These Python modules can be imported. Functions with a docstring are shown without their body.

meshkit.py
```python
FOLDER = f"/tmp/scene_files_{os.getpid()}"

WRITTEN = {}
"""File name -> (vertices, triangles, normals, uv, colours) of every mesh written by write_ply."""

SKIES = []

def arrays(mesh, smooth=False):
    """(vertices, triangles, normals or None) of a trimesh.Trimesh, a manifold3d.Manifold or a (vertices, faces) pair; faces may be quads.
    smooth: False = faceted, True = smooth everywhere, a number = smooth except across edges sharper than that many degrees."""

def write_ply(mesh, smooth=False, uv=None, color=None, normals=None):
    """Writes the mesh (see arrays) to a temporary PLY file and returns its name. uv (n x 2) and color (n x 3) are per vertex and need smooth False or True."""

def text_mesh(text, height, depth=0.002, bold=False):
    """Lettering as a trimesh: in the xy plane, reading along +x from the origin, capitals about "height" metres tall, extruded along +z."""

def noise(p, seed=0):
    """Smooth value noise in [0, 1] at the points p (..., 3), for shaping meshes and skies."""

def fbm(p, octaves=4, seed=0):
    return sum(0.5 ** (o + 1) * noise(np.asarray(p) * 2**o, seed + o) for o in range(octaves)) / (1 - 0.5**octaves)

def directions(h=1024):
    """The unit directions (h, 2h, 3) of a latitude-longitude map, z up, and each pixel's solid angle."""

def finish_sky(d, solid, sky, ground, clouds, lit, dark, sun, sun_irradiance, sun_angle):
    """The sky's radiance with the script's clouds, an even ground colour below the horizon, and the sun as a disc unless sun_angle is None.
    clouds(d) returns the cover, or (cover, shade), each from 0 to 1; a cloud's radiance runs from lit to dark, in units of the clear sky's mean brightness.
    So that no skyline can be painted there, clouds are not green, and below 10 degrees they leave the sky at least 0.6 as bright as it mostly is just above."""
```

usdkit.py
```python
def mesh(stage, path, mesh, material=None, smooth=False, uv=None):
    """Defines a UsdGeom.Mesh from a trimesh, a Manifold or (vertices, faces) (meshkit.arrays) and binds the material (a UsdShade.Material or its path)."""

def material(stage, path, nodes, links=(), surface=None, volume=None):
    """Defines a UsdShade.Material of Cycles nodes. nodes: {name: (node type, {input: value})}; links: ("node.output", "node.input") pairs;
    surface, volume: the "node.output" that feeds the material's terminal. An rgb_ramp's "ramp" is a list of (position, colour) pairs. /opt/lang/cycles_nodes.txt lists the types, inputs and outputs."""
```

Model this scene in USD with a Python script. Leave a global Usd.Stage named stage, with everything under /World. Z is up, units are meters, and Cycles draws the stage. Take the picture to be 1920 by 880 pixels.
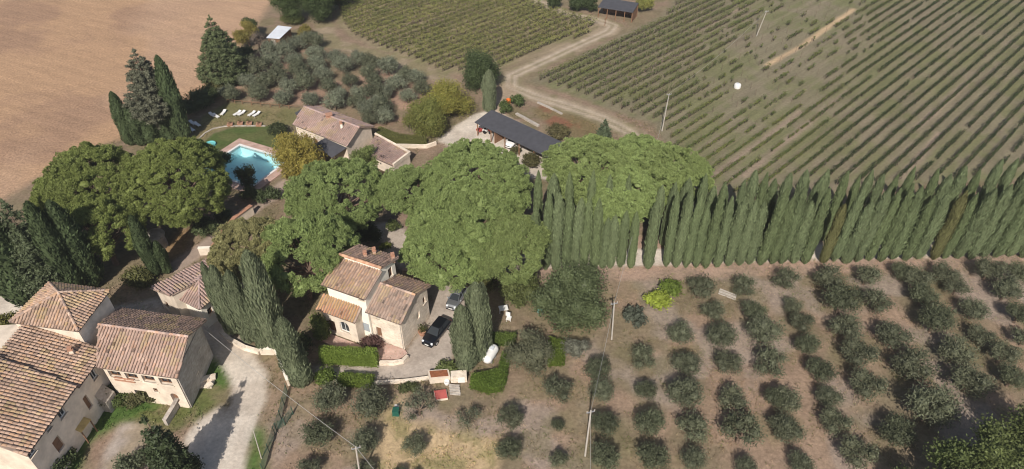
import math, random
import numpy as np, trimesh, manifold3d as m3
import usdkit, meshkit
from shapely.geometry import Polygon, LineString
from pxr import Usd, UsdGeom, UsdLux, UsdShade, Gf, Sdf, Vt

# ------------------------------------------------------------------ stage, camera, sky, sun, exposure
stage = Usd.Stage.CreateInMemory()
UsdGeom.SetStageUpAxis(stage, 'Z'); UsdGeom.SetStageMetersPerUnit(stage, 1.0)
UsdGeom.Xform.Define(stage, '/World'); UsdGeom.Scope.Define(stage, '/World/Looks')
CAM_H, F_PX, PITCH = 65.0, 1300.0, math.radians(40.0)     # drone height, focal length in px of a 1920 px wide frame, downward pitch
EXPOSURE = 0.25
SUN_EL, SUN_AZ = math.radians(41.0), math.radians(9.5)    # shadows run away from the camera, 9.5 degrees to the right
cam = UsdGeom.Camera.Define(stage, '/World/camera')
cam.AddTranslateOp().Set((0, 0, CAM_H)); cam.AddRotateXOp().Set(90 - math.degrees(PITCH))
cam.CreateHorizontalApertureAttr(36.0); cam.CreateFocalLengthAttr(36.0 * F_PX / 1920); cam.CreateExposureAttr(EXPOSURE)
to_sun = np.array([-math.sin(SUN_AZ) * math.cos(SUN_EL), -math.cos(SUN_AZ) * math.cos(SUN_EL), math.sin(SUN_EL)])
sun = UsdLux.DistantLight.Define(stage, '/World/sun')
sun.CreateIntensityAttr(1.15); sun.CreateAngleAttr(0.53); sun.CreateColorAttr((1.0, 0.93, 0.845)); sun.CreateNormalizeAttr(True)
sun.AddRotateXYZOp().Set((90 - math.degrees(SUN_EL), 0, math.degrees(math.atan2(to_sun[0], -to_sun[1]))))
sky = UsdLux.DomeLight.Define(stage, '/World/sky')
sky_mat = usdkit.material(stage, '/World/Looks/sky', {
    's': ('sky_texture', {'sky_type': 'single_scattering', 'sun_disc': False, 'sun_elevation': SUN_EL, 'sun_rotation': math.atan2(to_sun[0], to_sun[1]), 'aerosol_density': 2.0}),
    'b': ('background_shader', {'strength': 0.078})}, [('s.color', 'b.color')], surface='b.background')
UsdShade.MaterialBindingAPI.Apply(sky.GetPrim()).Bind(sky_mat)
sky.GetPrim().SetCustomDataByKey('kind', 'structure')

# ------------------------------------------------------------------ helpers
def ground_at(px, py, h=0.0):
    """The point at height h that the surveyed photograph shows at a pixel of its 1920 x 880 frame."""
    r, u = (px - 960) / F_PX, (440 - py) / F_PX
    d = np.array([r, math.cos(PITCH) + u * math.sin(PITCH), -math.sin(PITCH) + u * math.cos(PITCH)])
    t = (CAM_H - h) / -d[2]
    return np.array([d[0] * t, d[1] * t, h])
G = ground_at
def pixel_of(p):
    p = np.atleast_2d(p); y, z = p[:, 1], p[:, 2] - CAM_H
    f, u = y * math.cos(PITCH) - z * math.sin(PITCH), y * math.sin(PITCH) + z * math.cos(PITCH)
    return 960 + F_PX * p[:, 0] / f, 440 - F_PX * u / f
def height_to(base, ty):
    """How tall a thing standing at base is if its top lies in pixel row ty."""
    return CAM_H - base[1] * math.tan(PITCH + math.atan((ty - 440) / F_PX))
def px_per_m(p): return F_PX / (p[1] * math.cos(PITCH) - (p[2] - CAM_H) * math.sin(PITCH))

used = {}
def numbered(parent, name):
    k = f'{parent}/{name}'; n = used.get(k, 0); used[k] = n + 1
    return k if n == 0 else f'{k}_{n:03d}'
def tag(prim, label=None, cat=None, group=None, kind=None):
    for k, v in (('label', label), ('category', cat), ('group', group), ('kind', kind)):
        if v: prim.SetCustomDataByKey(k, v)
    return prim
def thing(name, label, cat, loc=(0, 0, 0), rotz=0.0, group=None, scale=None, kind=None, tilt=None):
    x = UsdGeom.Xform.Define(stage, numbered('/World', name))
    x.AddTranslateOp().Set(tuple(map(float, loc))); x.AddRotateZOp().Set(float(rotz))
    if tilt: x.AddRotateXYZOp().Set(tuple(tilt) + (0,) if len(tilt) == 2 else tuple(tilt))
    if scale is not None: x.AddScaleOp().Set(tuple(map(float, np.broadcast_to(scale, 3))))
    return tag(x.GetPrim(), label, cat, group, kind)
def kind_class(name):
    return stage.CreateClassPrim('/World/' + name)
def copy_of(cls, name, label, cat, loc, rotz, group=None, scale=None, tilt=None):
    p = thing(name, label, cat, loc, rotz, group, scale, tilt=tilt)
    p.GetReferences().AddInternalReference(cls.GetPath()); p.SetInstanceable(True)
    return p

class MB:
    """Collects pieces and builds them as one mesh prim."""
    def __init__(s): s.v, s.f, s.c, s.n = [], [], [], 0
    def add(s, v, f, c=None):
        v = np.asarray(v, float); f = np.asarray(f, int)
        if len(v) == 0: return s
        if f.shape[1] == 4: f = np.vstack([f[:, [0, 1, 2]], f[:, [0, 2, 3]]])
        s.v.append(v); s.f.append(f + s.n); s.n += len(v)
        s.c.append(np.broadcast_to(np.asarray((1, 1, 1) if c is None else c, float), v.shape)); return s
    def mesh(s, m, c=None):
        if hasattr(m, 'to_mesh'): q = m.to_mesh(); return s.add(q.vert_properties[:, :3], q.tri_verts, c)
        return s.add(m.vertices, m.faces, c)
    def box(s, c, size, rz=0.0, col=None):
        b = trimesh.creation.box(size); b.apply_transform(trimesh.transformations.rotation_matrix(rz, [0, 0, 1])); b.apply_translation(c)
        return s.mesh(b, col)
    def tube(s, p0, p1, r0, r1=None, n=7, col=None):
        p0, p1 = np.asarray(p0, float), np.asarray(p1, float); r1 = r0 if r1 is None else r1
        t = (p1 - p0) / (np.linalg.norm(p1 - p0) + 1e-9); a = np.cross(t, [0, 0, 1] if abs(t[2]) < .9 else [1, 0, 0]); a /= np.linalg.norm(a); b = np.cross(t, a)
        g = np.arange(n) * 2 * math.pi / n; ring = np.cos(g)[:, None] * a + np.sin(g)[:, None] * b
        v = np.vstack([p0 + ring * r0, p1 + ring * r1, p0, p1]); i = np.arange(n); j = (i + 1) % n
        f = np.vstack([np.c_[i, j, j + n], np.c_[i, j + n, i + n], np.c_[j, i, np.full(n, 2 * n)], np.c_[i + n, j + n, np.full(n, 2 * n + 1)]])
        return s.add(v, f, col)
    def build(s, parent, name, mat, smooth=False, label=None, kind=None):
        parent = parent if isinstance(parent, str) else str(parent.GetPath())
        if s.n == 0: return None
        v, f, c = np.vstack(s.v), np.vstack(s.f), np.vstack(s.c)
        m = usdkit.mesh(stage, numbered(parent, name), (v, f), mat, smooth=smooth)
        if len(m.GetPointsAttr().Get()) == len(v) and not np.all(c == 1):
            UsdGeom.PrimvarsAPI(m).CreatePrimvar('Col', Sdf.ValueTypeNames.Color3fArray, 'vertex').Set(Vt.Vec3fArray.FromNumpy(c.astype(np.float32)))
        return tag(m.GetPrim(), label, None, None, kind)

ONES = 'zero one two three four five six seven eight nine ten eleven twelve thirteen fourteen fifteen sixteen seventeen eighteen nineteen'.split()
ORD = 'zeroth first second third fourth fifth sixth seventh eighth ninth tenth eleventh twelfth thirteenth fourteenth fifteenth sixteenth seventeenth eighteenth nineteenth'.split()
def ordinal(n):
    if n < 20: return ORD[n]
    t, o = divmod(n, 10); T = ['', '', 'twent', 'thirt', 'fort', 'fift', 'sixt', 'sevent', 'eight', 'ninet'][t]
    return T + ('ieth' if o == 0 else 'y-' + ORD[o])

# ------------------------------------------------------------------ materials
def mat(name, nodes, links, surface): return usdkit.material(stage, '/World/Looks/' + name, nodes, links, surface=surface)
def solid(name, color, rough=0.7, metal=0.0, noise=None, amount=0.25, bump=0.0, spec=0.3, attr=False):
    """A plain surface whose colour is broken up by noise; attr multiplies it with the mesh's own colours."""
    n = {'p': ('principled_bsdf', {'base_color': color, 'roughness': rough, 'metallic': metal, 'specular_ior_level': spec})}
    L = []
    if noise or attr:
        n['g'] = ('geometry', {}); n['t'] = ('noise_texture', {'scale': noise or 1.0, 'detail': 6.0, 'roughness': 0.65})
        n['r'] = ('map_range', {'from_min': 0.25, 'from_max': 0.75, 'to_min': 1 - amount, 'to_max': 1 + amount})
        n['m'] = ('vector_math', {'math_type': 'scale', 'vector1': color})
        L = [('g.position', 't.vector'), ('t.fac', 'r.value'), ('r.result', 'm.scale'), ('m.vector', 'p.base_color')]
        if attr: n['a'] = ('attribute', {'attribute': 'Col'}); L.append(('a.color', 'm.vector1'))
        if bump:
            n['b'] = ('bump', {'strength': 0.6, 'distance': bump}); L += [('t.fac', 'b.height'), ('b.normal', 'p.normal')]
    return mat(name, n, L, 'p.BSDF')
def leaf(name, tint=(1, 1, 1), translucent=0.3, vary=0.14):
    """Leaves: colours from the mesh, a little different on every plant, light passing through."""
    n = {'a': ('attribute', {'attribute': 'Col'}), 'o': ('object_info', {}),
         'r': ('map_range', {'from_min': 0, 'from_max': 1, 'to_min': 1 - vary, 'to_max': 1 + vary}),
         'm': ('vector_math', {'math_type': 'scale'}), 'k': ('vector_math', {'math_type': 'multiply', 'vector2': tint}),
         'p': ('principled_bsdf', {'roughness': 0.55, 'specular_ior_level': 0.25}), 't': ('translucent_bsdf', {}), 'x': ('mix_closure', {'fac': translucent})}
    return mat(name, n, [('a.color', 'k.vector1'), ('k.vector', 'm.vector1'), ('o.random', 'r.value'), ('r.result', 'm.scale'), ('m.vector', 'p.base_color'),
                         ('m.vector', 't.color'), ('p.BSDF', 'x.closure1'), ('t.BSDF', 'x.closure2')], 'x.closure')

M = {}
M['leaf'] = leaf('leaf')
M['needle'] = leaf('needle', translucent=0.2, vary=0.08)
M['bark'] = solid('bark', (0.16, 0.115, 0.085), 0.9, noise=6, amount=0.5)
M['bark_red'] = solid('bark_red', (0.17, 0.115, 0.085), 0.9, noise=5, amount=0.5)
M['cane'] = leaf('cane', translucent=0.0, vary=0.05)
M['grass_blades'] = leaf('grass_blades', translucent=0.25, vary=0.0)
def ground_mat(name, s1, a1, s2, a2, bump, stretch=None, rot=0.0):
    n = {'g': ('geometry', {}), 'a': ('attribute', {'attribute': 'Col'}),
         'mp': ('mapping', {'mapping_type': 'texture', 'rotation': (0, 0, rot), 'scale': stretch or (1, 1, 1)}),
         't1': ('noise_texture', {'scale': s1, 'detail': 8.0, 'roughness': 0.7}), 't2': ('noise_texture', {'scale': s2, 'detail': 5.0, 'roughness': 0.6}),
         'r1': ('map_range', {'from_min': 0.25, 'from_max': 0.75, 'to_min': 1 - a1, 'to_max': 1 + a1}),
         'r2': ('map_range', {'from_min': 0.25, 'from_max': 0.75, 'to_min': 1 - a2, 'to_max': 1 + a2}),
         'mm': ('math', {'math_type': 'multiply'}), 'm': ('vector_math', {'math_type': 'scale'}),
         'b': ('bump', {'strength': 0.7, 'distance': bump}), 'p': ('principled_bsdf', {'roughness': 0.95, 'specular_ior_level': 0.1})}
    return mat(name, n, [('g.position', 't1.vector'), ('g.position', 'mp.vector'), ('mp.vector', 't2.vector'), ('t1.fac', 'r1.value'), ('t2.fac', 'r2.value'), ('r1.result', 'mm.value1'), ('r2.result', 'mm.value2'),
                         ('a.color', 'm.vector1'), ('mm.value', 'm.scale'), ('m.vector', 'p.base_color'), ('t1.fac', 'b.height'), ('b.normal', 'p.normal')], 'p.BSDF')
M['soil'] = ground_mat('soil', 2.2, 0.38, 0.45, 0.18, 0.12)
M['field'] = ground_mat('field', 2.4, 0.38, 1.0, 0.13, 0.28, (22, 1.5, 3), math.radians(-24.6))
M['rowsoil'] = ground_mat('rowsoil', 2.0, 0.28, 1.0, 0.22, 0.10, (12, 1.1, 2), math.radians(43.9))
M['gravel'] = ground_mat('gravel', 2.6, 0.24, 0.5, 0.20, 0.06)
M['plaster'] = solid('plaster', (0.62, 0.53, 0.43), 0.9, noise=0.75, amount=0.26, bump=0.02)
M['plaster_white'] = solid('plaster_white', (0.79, 0.74, 0.64), 0.9, noise=0.7, amount=0.15, bump=0.01)
def stone_mat(name, c1, c2, mortar, scale):
    n = {'g': ('geometry', {}), 'mp': ('mapping', {'scale': (1, 1, 1.9)}), 'v': ('voronoi_texture', {'scale': scale}), 'e': ('voronoi_texture', {'scale': scale, 'feature': 'distance_to_edge'}),
         's': ('separate_color', {}), 'mx': ('mix_color', {'a': c1, 'b': c2}), 'er': ('map_range', {'from_min': 0.02, 'from_max': 0.09, 'to_min': 1, 'to_max': 0, 'clamp': True}),
         'm2': ('mix_color', {'b': mortar}), 'n': ('noise_texture', {'scale': 0.7, 'detail': 5.0}), 'nr': ('map_range', {'from_min': 0.3, 'from_max': 0.7, 'to_min': 0.78, 'to_max': 1.18}),
         'sc': ('vector_math', {'math_type': 'scale'}), 'b': ('bump', {'strength': 0.7, 'distance': 0.05}), 'p': ('principled_bsdf', {'roughness': 0.9, 'specular_ior_level': 0.2})}
    return mat(name, n, [('g.position', 'mp.vector'), ('mp.vector', 'v.vector'), ('mp.vector', 'e.vector'), ('v.color', 's.color'), ('s.r', 'mx.fac'), ('e.distance', 'er.value'), ('er.result', 'm2.fac'),
                         ('mx.result', 'm2.a'), ('g.position', 'n.vector'), ('n.fac', 'nr.value'), ('m2.result', 'sc.vector1'), ('nr.result', 'sc.scale'), ('sc.vector', 'p.base_color'),
                         ('e.distance', 'b.height'), ('b.normal', 'p.normal')], 'p.BSDF')
M['stone'] = stone_mat('stone', (0.60, 0.50, 0.39), (0.74, 0.65, 0.53), (0.72, 0.63, 0.53), 2.4)
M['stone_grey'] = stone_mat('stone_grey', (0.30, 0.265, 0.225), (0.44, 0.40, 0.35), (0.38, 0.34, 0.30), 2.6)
M['paving'] = stone_mat('paving', (0.42, 0.27, 0.22), (0.50, 0.35, 0.29), (0.40, 0.30, 0.25), 3.0)
M['tile'] = solid('tile', (1, 1, 1), 0.85, noise=0.55, amount=0.22, attr=True)
M['tile_bed'] = solid('tile_bed', (0.30, 0.225, 0.18), 0.9, noise=2, amount=0.3)
M['slate'] = solid('slate', (0.062, 0.062, 0.070), 0.75, noise=1.2, amount=0.22, bump=0.01, spec=0.4)
M['brick_pale'] = solid('brick_pale', (0.46, 0.30, 0.22), 0.85, noise=3, amount=0.2)
M['gutter'] = solid('gutter', (0.16, 0.12, 0.10), 0.5, metal=0.5)
M['wood'] = solid('wood', (0.20, 0.11, 0.065), 0.8, noise=3, amount=0.3)
M['wood_pale'] = solid('wood_pale', (0.40, 0.365, 0.32), 0.9, noise=4, amount=0.25)
M['glass'] = solid('glass', (0.03, 0.035, 0.04), 0.12, spec=0.6)
M['shutter'] = solid('shutter', (0.30, 0.33, 0.35), 0.7, noise=5, amount=0.1)
M['white'] = solid('white', (0.70, 0.69, 0.66), 0.55, noise=2, amount=0.06)
M['metal'] = solid('metal', (0.42, 0.43, 0.44), 0.5, metal=0.6, noise=2, amount=0.1)
M['zinc_roof'] = solid('zinc_roof', (0.56, 0.59, 0.63), 0.55, noise=0.8, amount=0.12)
M['rust'] = solid('rust', (0.23, 0.085, 0.04), 0.8, noise=3, amount=0.35)
M['red'] = solid('red', (0.42, 0.10, 0.085), 0.7, noise=2, amount=0.15)
M['red_paint'] = solid('red_paint', (0.36, 0.06, 0.05), 0.4)
M['orange'] = solid('orange', (0.75, 0.17, 0.03), 0.6)
M['green_mat'] = solid('green_mat', (0.012, 0.085, 0.06), 0.8, noise=2, amount=0.2)
M['green_wire'] = solid('green_wire', (0.05, 0.10, 0.07), 0.6)
M['yellow'] = solid('yellow', (0.52, 0.38, 0.15), 0.8, noise=1.5, amount=0.3)
M['terracotta'] = solid('terracotta', (0.38, 0.205, 0.135), 0.8, noise=3, amount=0.25)
M['turquoise'] = solid('turquoise', (0.14, 0.42, 0.42), 0.5)
M['car_black'] = solid('car_black', (0.006, 0.007, 0.010), 0.18, spec=0.7)
M['car_silver'] = solid('car_silver', (0.34, 0.36, 0.38), 0.28, metal=0.75)
M['car_white'] = solid('car_white', (0.75, 0.75, 0.75), 0.3)
M['tyre'] = solid('tyre', (0.015, 0.015, 0.016), 0.8)
M['lamp'] = solid('lamp', (0.7, 0.72, 0.74), 0.1, spec=0.8)
M['lamp_red'] = solid('lamp_red', (0.35, 0.02, 0.02), 0.2)
M['pool_tile'] = solid('pool_tile', (0.50, 0.76, 0.79), 0.4, noise=1, amount=0.05)
M['water'] = mat('water', {'t': ('transparent_bsdf', {'color': (0.91, 0.985, 0.99)}), 'gl': ('glossy_bsdf', {'roughness': 0.03}), 'x': ('mix_closure', {'fac': 0.018}),
                          'n': ('noise_texture', {'scale': 1.6, 'detail': 2.0}), 'b': ('bump', {'strength': 0.04, 'distance': 0.05}), 'g': ('geometry', {})},
                 [('g.position', 'n.vector'), ('n.fac', 'b.height'), ('b.normal', 'gl.normal'), ('t.BSDF', 'x.closure1'), ('gl.BSDF', 'x.closure2')], 'x.closure')
M['wire'] = solid('wire', (0.36, 0.35, 0.33), 0.5)

# ------------------------------------------------------------------ the ground: one 0.5 m grid, split where the kinds of ground meet
ROW = np.array([0.72, 0.694]); ROWN = np.array([-0.694, 0.72])    # direction of the vine rows and across them
PITCH_ROW = 2.05
STEP = 0.5
gx, gy = np.arange(-150, 150.01, STEP), np.arange(24, 216.01, STEP)
GX, GY = np.meshgrid(gx, gy); PTS = np.c_[GX.ravel(), GY.ravel()]
P3 = np.c_[PTS, np.zeros(len(PTS))]
def fb(scale, seed, oct=4, off=0.0): return meshkit.fbm(P3 * scale + off, oct, seed)
def world_poly(px): return np.array([G(x, y)[:2] for x, y in px])
def signed(poly, pts):
    """Distance to the polygon's edge, positive inside."""
    d = np.full(len(pts), 1e9); inside = np.zeros(len(pts), bool)
    for a, b in zip(poly, np.roll(poly, -1, 0)):
        e, w = b - a, pts - a
        t = np.clip((w @ e) / (e @ e + 1e-12), 0, 1); d = np.minimum(d, np.hypot(*(w - t[:, None] * e).T))
        c = ((a[1] <= pts[:, 1]) & (b[1] > pts[:, 1])) | ((b[1] <= pts[:, 1]) & (a[1] > pts[:, 1]))
        inside ^= c & ((pts[:, 0] - a[0]) < (pts[:, 1] - a[1]) * e[0] / (e[1] if e[1] else 1e-12))
    return np.where(inside, d, -d)
def along(line, pts):
    """Distance to an open polyline."""
    d = np.full(len(pts), 1e9)
    for a, b in zip(line[:-1], line[1:]):
        e, w = b - a, pts - a; t = np.clip((w @ e) / (e @ e + 1e-12), 0, 1); d = np.minimum(d, np.hypot(*(w - t[:, None] * e).T))
    return d
def smooth(x, a, b): t = np.clip((x - a) / (b - a), 0, 1); return t * t * (3 - 2 * t)
def mixc(c, k, w): return c * (1 - w[:, None]) + np.asarray(k) * w[:, None]
edge = (fb(0.45, 3) - 0.5) * 2.6 + (fb(0.12, 4) - 0.5) * 2.0
n1, n2, n3 = fb(0.07, 11), fb(0.25, 12), fb(0.9, 13, 3)

EARTH, DRYGRASS, GREEN, STRAW = (0.235, 0.165, 0.122), (0.185, 0.150, 0.095), (0.085, 0.115, 0.032), (0.36, 0.265, 0.155)
col = np.broadcast_to(np.array(DRYGRASS), (len(PTS), 3)).copy()
col = mixc(col, EARTH, smooth(n2 * 0.6 + n1 * 0.6, 0.50, 0.72)); col = mixc(col, (0.13, 0.125, 0.06), 0.6 * smooth(n1 * 0.4 + n2 * 0.7, 0.58, 0.72))
zone = np.zeros(len(PTS), int)
ZONES = ['ground']
def lay(name, d, soft, fill, zid=True, jag=1.0):
    """Blends a kind of ground over what lies below; d is the distance inside its outline."""
    global col
    d = d + edge * jag * 0.5
    w = smooth(d, -soft, soft)
    col = col * (1 - w[:, None]) + fill * w[:, None]
    if zid:
        if name not in ZONES: ZONES.append(name)
        zone[d > 0] = ZONES.index(name)
def full(*c): return np.broadcast_to(np.array(c), (len(PTS), 3)).copy()
FIELD = world_poly([(-700, -120), (520, -120), (512, 0), (470, 60), (425, 120), (372, 190), (345, 225), (200, 270), (78, 330), (10, 372), (-60, 420), (-700, 470)])
VINE_L = world_poly([(600, -90), (625, 0), (632, 40), (652, 68), (700, 90), (762, 112), (830, 142), (866, 138), (940, 130), (1040, 95), (1112, 66), (1134, 52), (1122, 38), (1052, 22), (1000, 0), (985, -90)])
VINE_R = world_poly([(992, 152), (1120, 88), (1236, 32), (1262, 4), (1380, -90), (2500, -90), (2500, 300), (1990, 330), (1330, 372), (1262, 300), (1232, 232), (1165, 214), (1075, 178)])
GROVE = world_poly([(405, 182), (470, 108), (520, 82), (600, 84), (640, 100), (720, 120), (800, 150), (780, 230), (700, 238), (640, 205), (560, 198), (470, 190)])
GROVE2 = world_poly([(500, 745), (560, 722), (720, 735), (900, 735), (1060, 690), (1130, 620), (1160, 520), (2600, 488), (2600, 1050), (480, 1050)])
f_field = full(0.382, 0.245, 0.150); f_field = mixc(f_field, (0.310, 0.198, 0.130), smooth(n1, 0.42, 0.62)); f_field = mixc(f_field, (0.41, 0.275, 0.185), 0.7 * smooth(fb(0.03, 21, 3), 0.5, 0.66))
lay('ploughed_field', signed(FIELD, PTS), 1.5, f_field)
across, alongr = PTS @ ROWN, PTS @ ROW
strip = np.abs(((across / PITCH_ROW + 0.5) % 1) - 0.5)                # 0 under a row, 0.5 half-way between two
row_id = np.round(across / PITCH_ROW).astype(int)
rr = np.random.default_rng(5).random(400)[row_id + 150]
streak = meshkit.fbm(np.c_[across * 0.9, alongr * 0.05, across * 0], 3, 31)
f_vl = full(0.215, 0.178, 0.112); f_vl = mixc(f_vl, (0.165, 0.160, 0.075), 0.7 * smooth(n2, 0.45, 0.62)); f_vl = mixc(f_vl, (0.26, 0.20, 0.14), 0.5 * smooth(streak, 0.5, 0.62))
f_vr = full(0.183, 0.160, 0.105); f_vr = mixc(f_vr, (0.150, 0.150, 0.075), 0.9 * smooth(n2 * 0.6 + n1 * 0.5, 0.48, 0.66)); f_vr = mixc(f_vr, (0.212, 0.170, 0.125), 0.4 * smooth(streak + 0.12 * (rr - 0.5), 0.54, 0.66))
lay('vineyard_soil', signed(VINE_L, PTS), 1.0, f_vl); lay('vineyard_soil', signed(VINE_R, PTS), 1.0, f_vr)
pinkrow = np.array([G(x, y)[:2] for x, y in [(1440, 122), (1500, 88), (1600, 18)]]); lay('', 0.55 - along(pinkrow, PTS), 0.5, full(0.44, 0.32, 0.20), False, 0.3)
for line in [[(1330, 335), (1500, 210)], [(1395, 330), (1590, 170)], [(1720, 240), (1820, 150)], [(1690, 335), (1760, 250)], [(1300, 60), (1400, 10)], [(1180, 145), (1330, 70)]]:
    lay('', 0.45 - along(np.array([G(x, y)[:2] for x, y in line]), PTS), 0.6, full(0.265, 0.205, 0.155), False, 0.5)
f_gr = full(0.30, 0.20, 0.145); f_gr = mixc(f_gr, (0.20, 0.155, 0.10), smooth(n2, 0.45, 0.62))
lay('upper_grove_soil', signed(GROVE, PTS), 1.2, f_gr)
f_g2 = full(0.262, 0.188, 0.135); f_g2 = mixc(f_g2, (0.190, 0.153, 0.100), smooth(n2 * 0.55 + n1 * 0.55, 0.50, 0.68)); f_g2 = mixc(f_g2, (0.285, 0.232, 0.195), 0.7 * smooth(fb(0.16, 41), 0.54, 0.66)); f_g2 = mixc(f_g2, (0.145, 0.130, 0.068), 0.5 * smooth(fb(0.2, 42), 0.54, 0.66))
lay('lower_grove_soil', signed(GROVE2, PTS), 1.6, f_g2)
for pl in ([(735, 730), (765, 745), (752, 785), (800, 795), (870, 812), (945, 822), (925, 900), (690, 900), (705, 800)],):
    fy = mixc(full(0.42, 0.315, 0.19), (0.22, 0.19, 0.09), 0.8 * smooth(fb(0.5, 45), 0.5, 0.62)); lay('', signed(world_poly(pl), PTS), 1.0, fy, False, 1.6)
lush = mixc(full(0.070, 0.120, 0.030), (0.115, 0.128, 0.045), smooth(n2, 0.46, 0.62)); lush = mixc(lush, (0.20, 0.16, 0.10), 0.55 * smooth(n3 * 0.5 + n2 * 0.5, 0.56, 0.66))
for pl in ([(398, 655), (415, 668), (436, 690), (438, 715), (425, 745), (395, 770), (335, 800), (318, 808), (312, 790), (350, 745)],
           [(190, 740), (240, 735), (300, 745), (318, 790), (300, 810), (230, 790), (170, 830), (140, 890), (60, 890), (120, 830), (150, 790)],
           [(470, 800), (500, 800), (510, 830), (495, 900), (455, 900)], [(-60, 560), (-10, 575), (30, 640), (-60, 700)]):
    lay('grass_verge', signed(world_poly(pl), PTS), 0.9, lush, True, 1.2)
lay('lawn', signed(world_poly([(380, 268), (400, 250), (440, 238), (520, 236), (560, 262), (545, 300), (470, 272), (425, 305), (385, 300)]), PTS), 0.35, mixc(full(0.070, 0.098, 0.030), (0.10, 0.11, 0.042), smooth(n2, 0.4, 0.6)), True, 0.15)
lay('dry_lawn', signed(world_poly([(425, 192), (560, 205), (565, 236), (440, 236), (400, 248), (378, 268), (350, 262), (385, 215)]), PTS), 0.5, mixc(full(0.20, 0.165, 0.088), (0.15, 0.14, 0.065), smooth(n2, 0.42, 0.6)), True, 0.3)
lay('', signed(world_poly([(1000, 212), (1010, 195), (1060, 205), (1120, 232), (1135, 250), (1090, 255), (1040, 245)]), PTS), 0.8, mixc(full(0.20, 0.10, 0.062), (0.17, 0.13, 0.07), smooth(n2, 0.45, 0.6)), False)
track_c = mixc(full(0.37, 0.29, 0.21), (0.30, 0.235, 0.165), smooth(n2, 0.42, 0.6)); verge_c = mixc(full(0.27, 0.215, 0.15), (0.2, 0.17, 0.1), smooth(n2, 0.42, 0.6))
def road(name, px, half, c, jag=0.8, soft=0.6, zid=True):
    lay(name, half - along(np.array([G(x, y)[:2] for x, y in px]), PTS), soft, c, zid, jag)
road('dirt_track', [(590, -60), (598, 30), (622, 80), (700, 103), (780, 128), (840, 155)], 1.9, verge_c)
T1 = [(985, -50), (1010, 5), (1060, 26), (1120, 38), (1150, 48), (1140, 60), (1090, 82), (1020, 115), (960, 142), (958, 162), (1000, 180), (1060, 198), (1130, 222), (1180, 248), (1212, 272), (1225, 300)]
road('dirt_track', T1, 2.2, verge_c)
d_ = along(np.array([G(x, y)[:2] for x, y in T1]), PTS) + 0.25 * (n2 - 0.5); col = mixc(col, np.array((0.40, 0.325, 0.245)), np.clip(0.65 * np.exp(-((d_ - 0.8) / 0.5) ** 2) * (0.6 + 0.8 * n3), 0, 1)); col = mixc(col, np.array((0.24, 0.20, 0.125)), 0.5 * np.exp(-(d_ / 0.35) ** 2))
GRV = mixc(full(0.54, 0.48, 0.41), (0.46, 0.40, 0.335), smooth(n2, 0.40, 0.62)); DRV = mixc(full(0.39, 0.335, 0.285), (0.33, 0.28, 0.235), smooth(n2, 0.40, 0.62))
lay('gravel_yard', signed(world_poly([(820, 262), (860, 232), (890, 214), (930, 205), (1060, 280), (1040, 340), (960, 330), (880, 300)]), PTS), 0.5, GRV, True, 0.5)
lay('gravel_yard', signed(world_poly([(930, 225), (925, 170), (955, 150), (975, 172), (950, 205)]), PTS), 0.6, track_c, True, 0.5)
LANE = np.array([G(x, y)[:2] for x, y in [(960, 490), (1010, 487), (1200, 483), (1500, 473), (1920, 461), (2500, 446)]])
lay('avenue_verge', 4.6 - along(LANE, PTS), 0.5, mixc(full(0.33, 0.235, 0.18), (0.27, 0.20, 0.15), smooth(n2, 0.4, 0.6)), True, 0.35)
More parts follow.
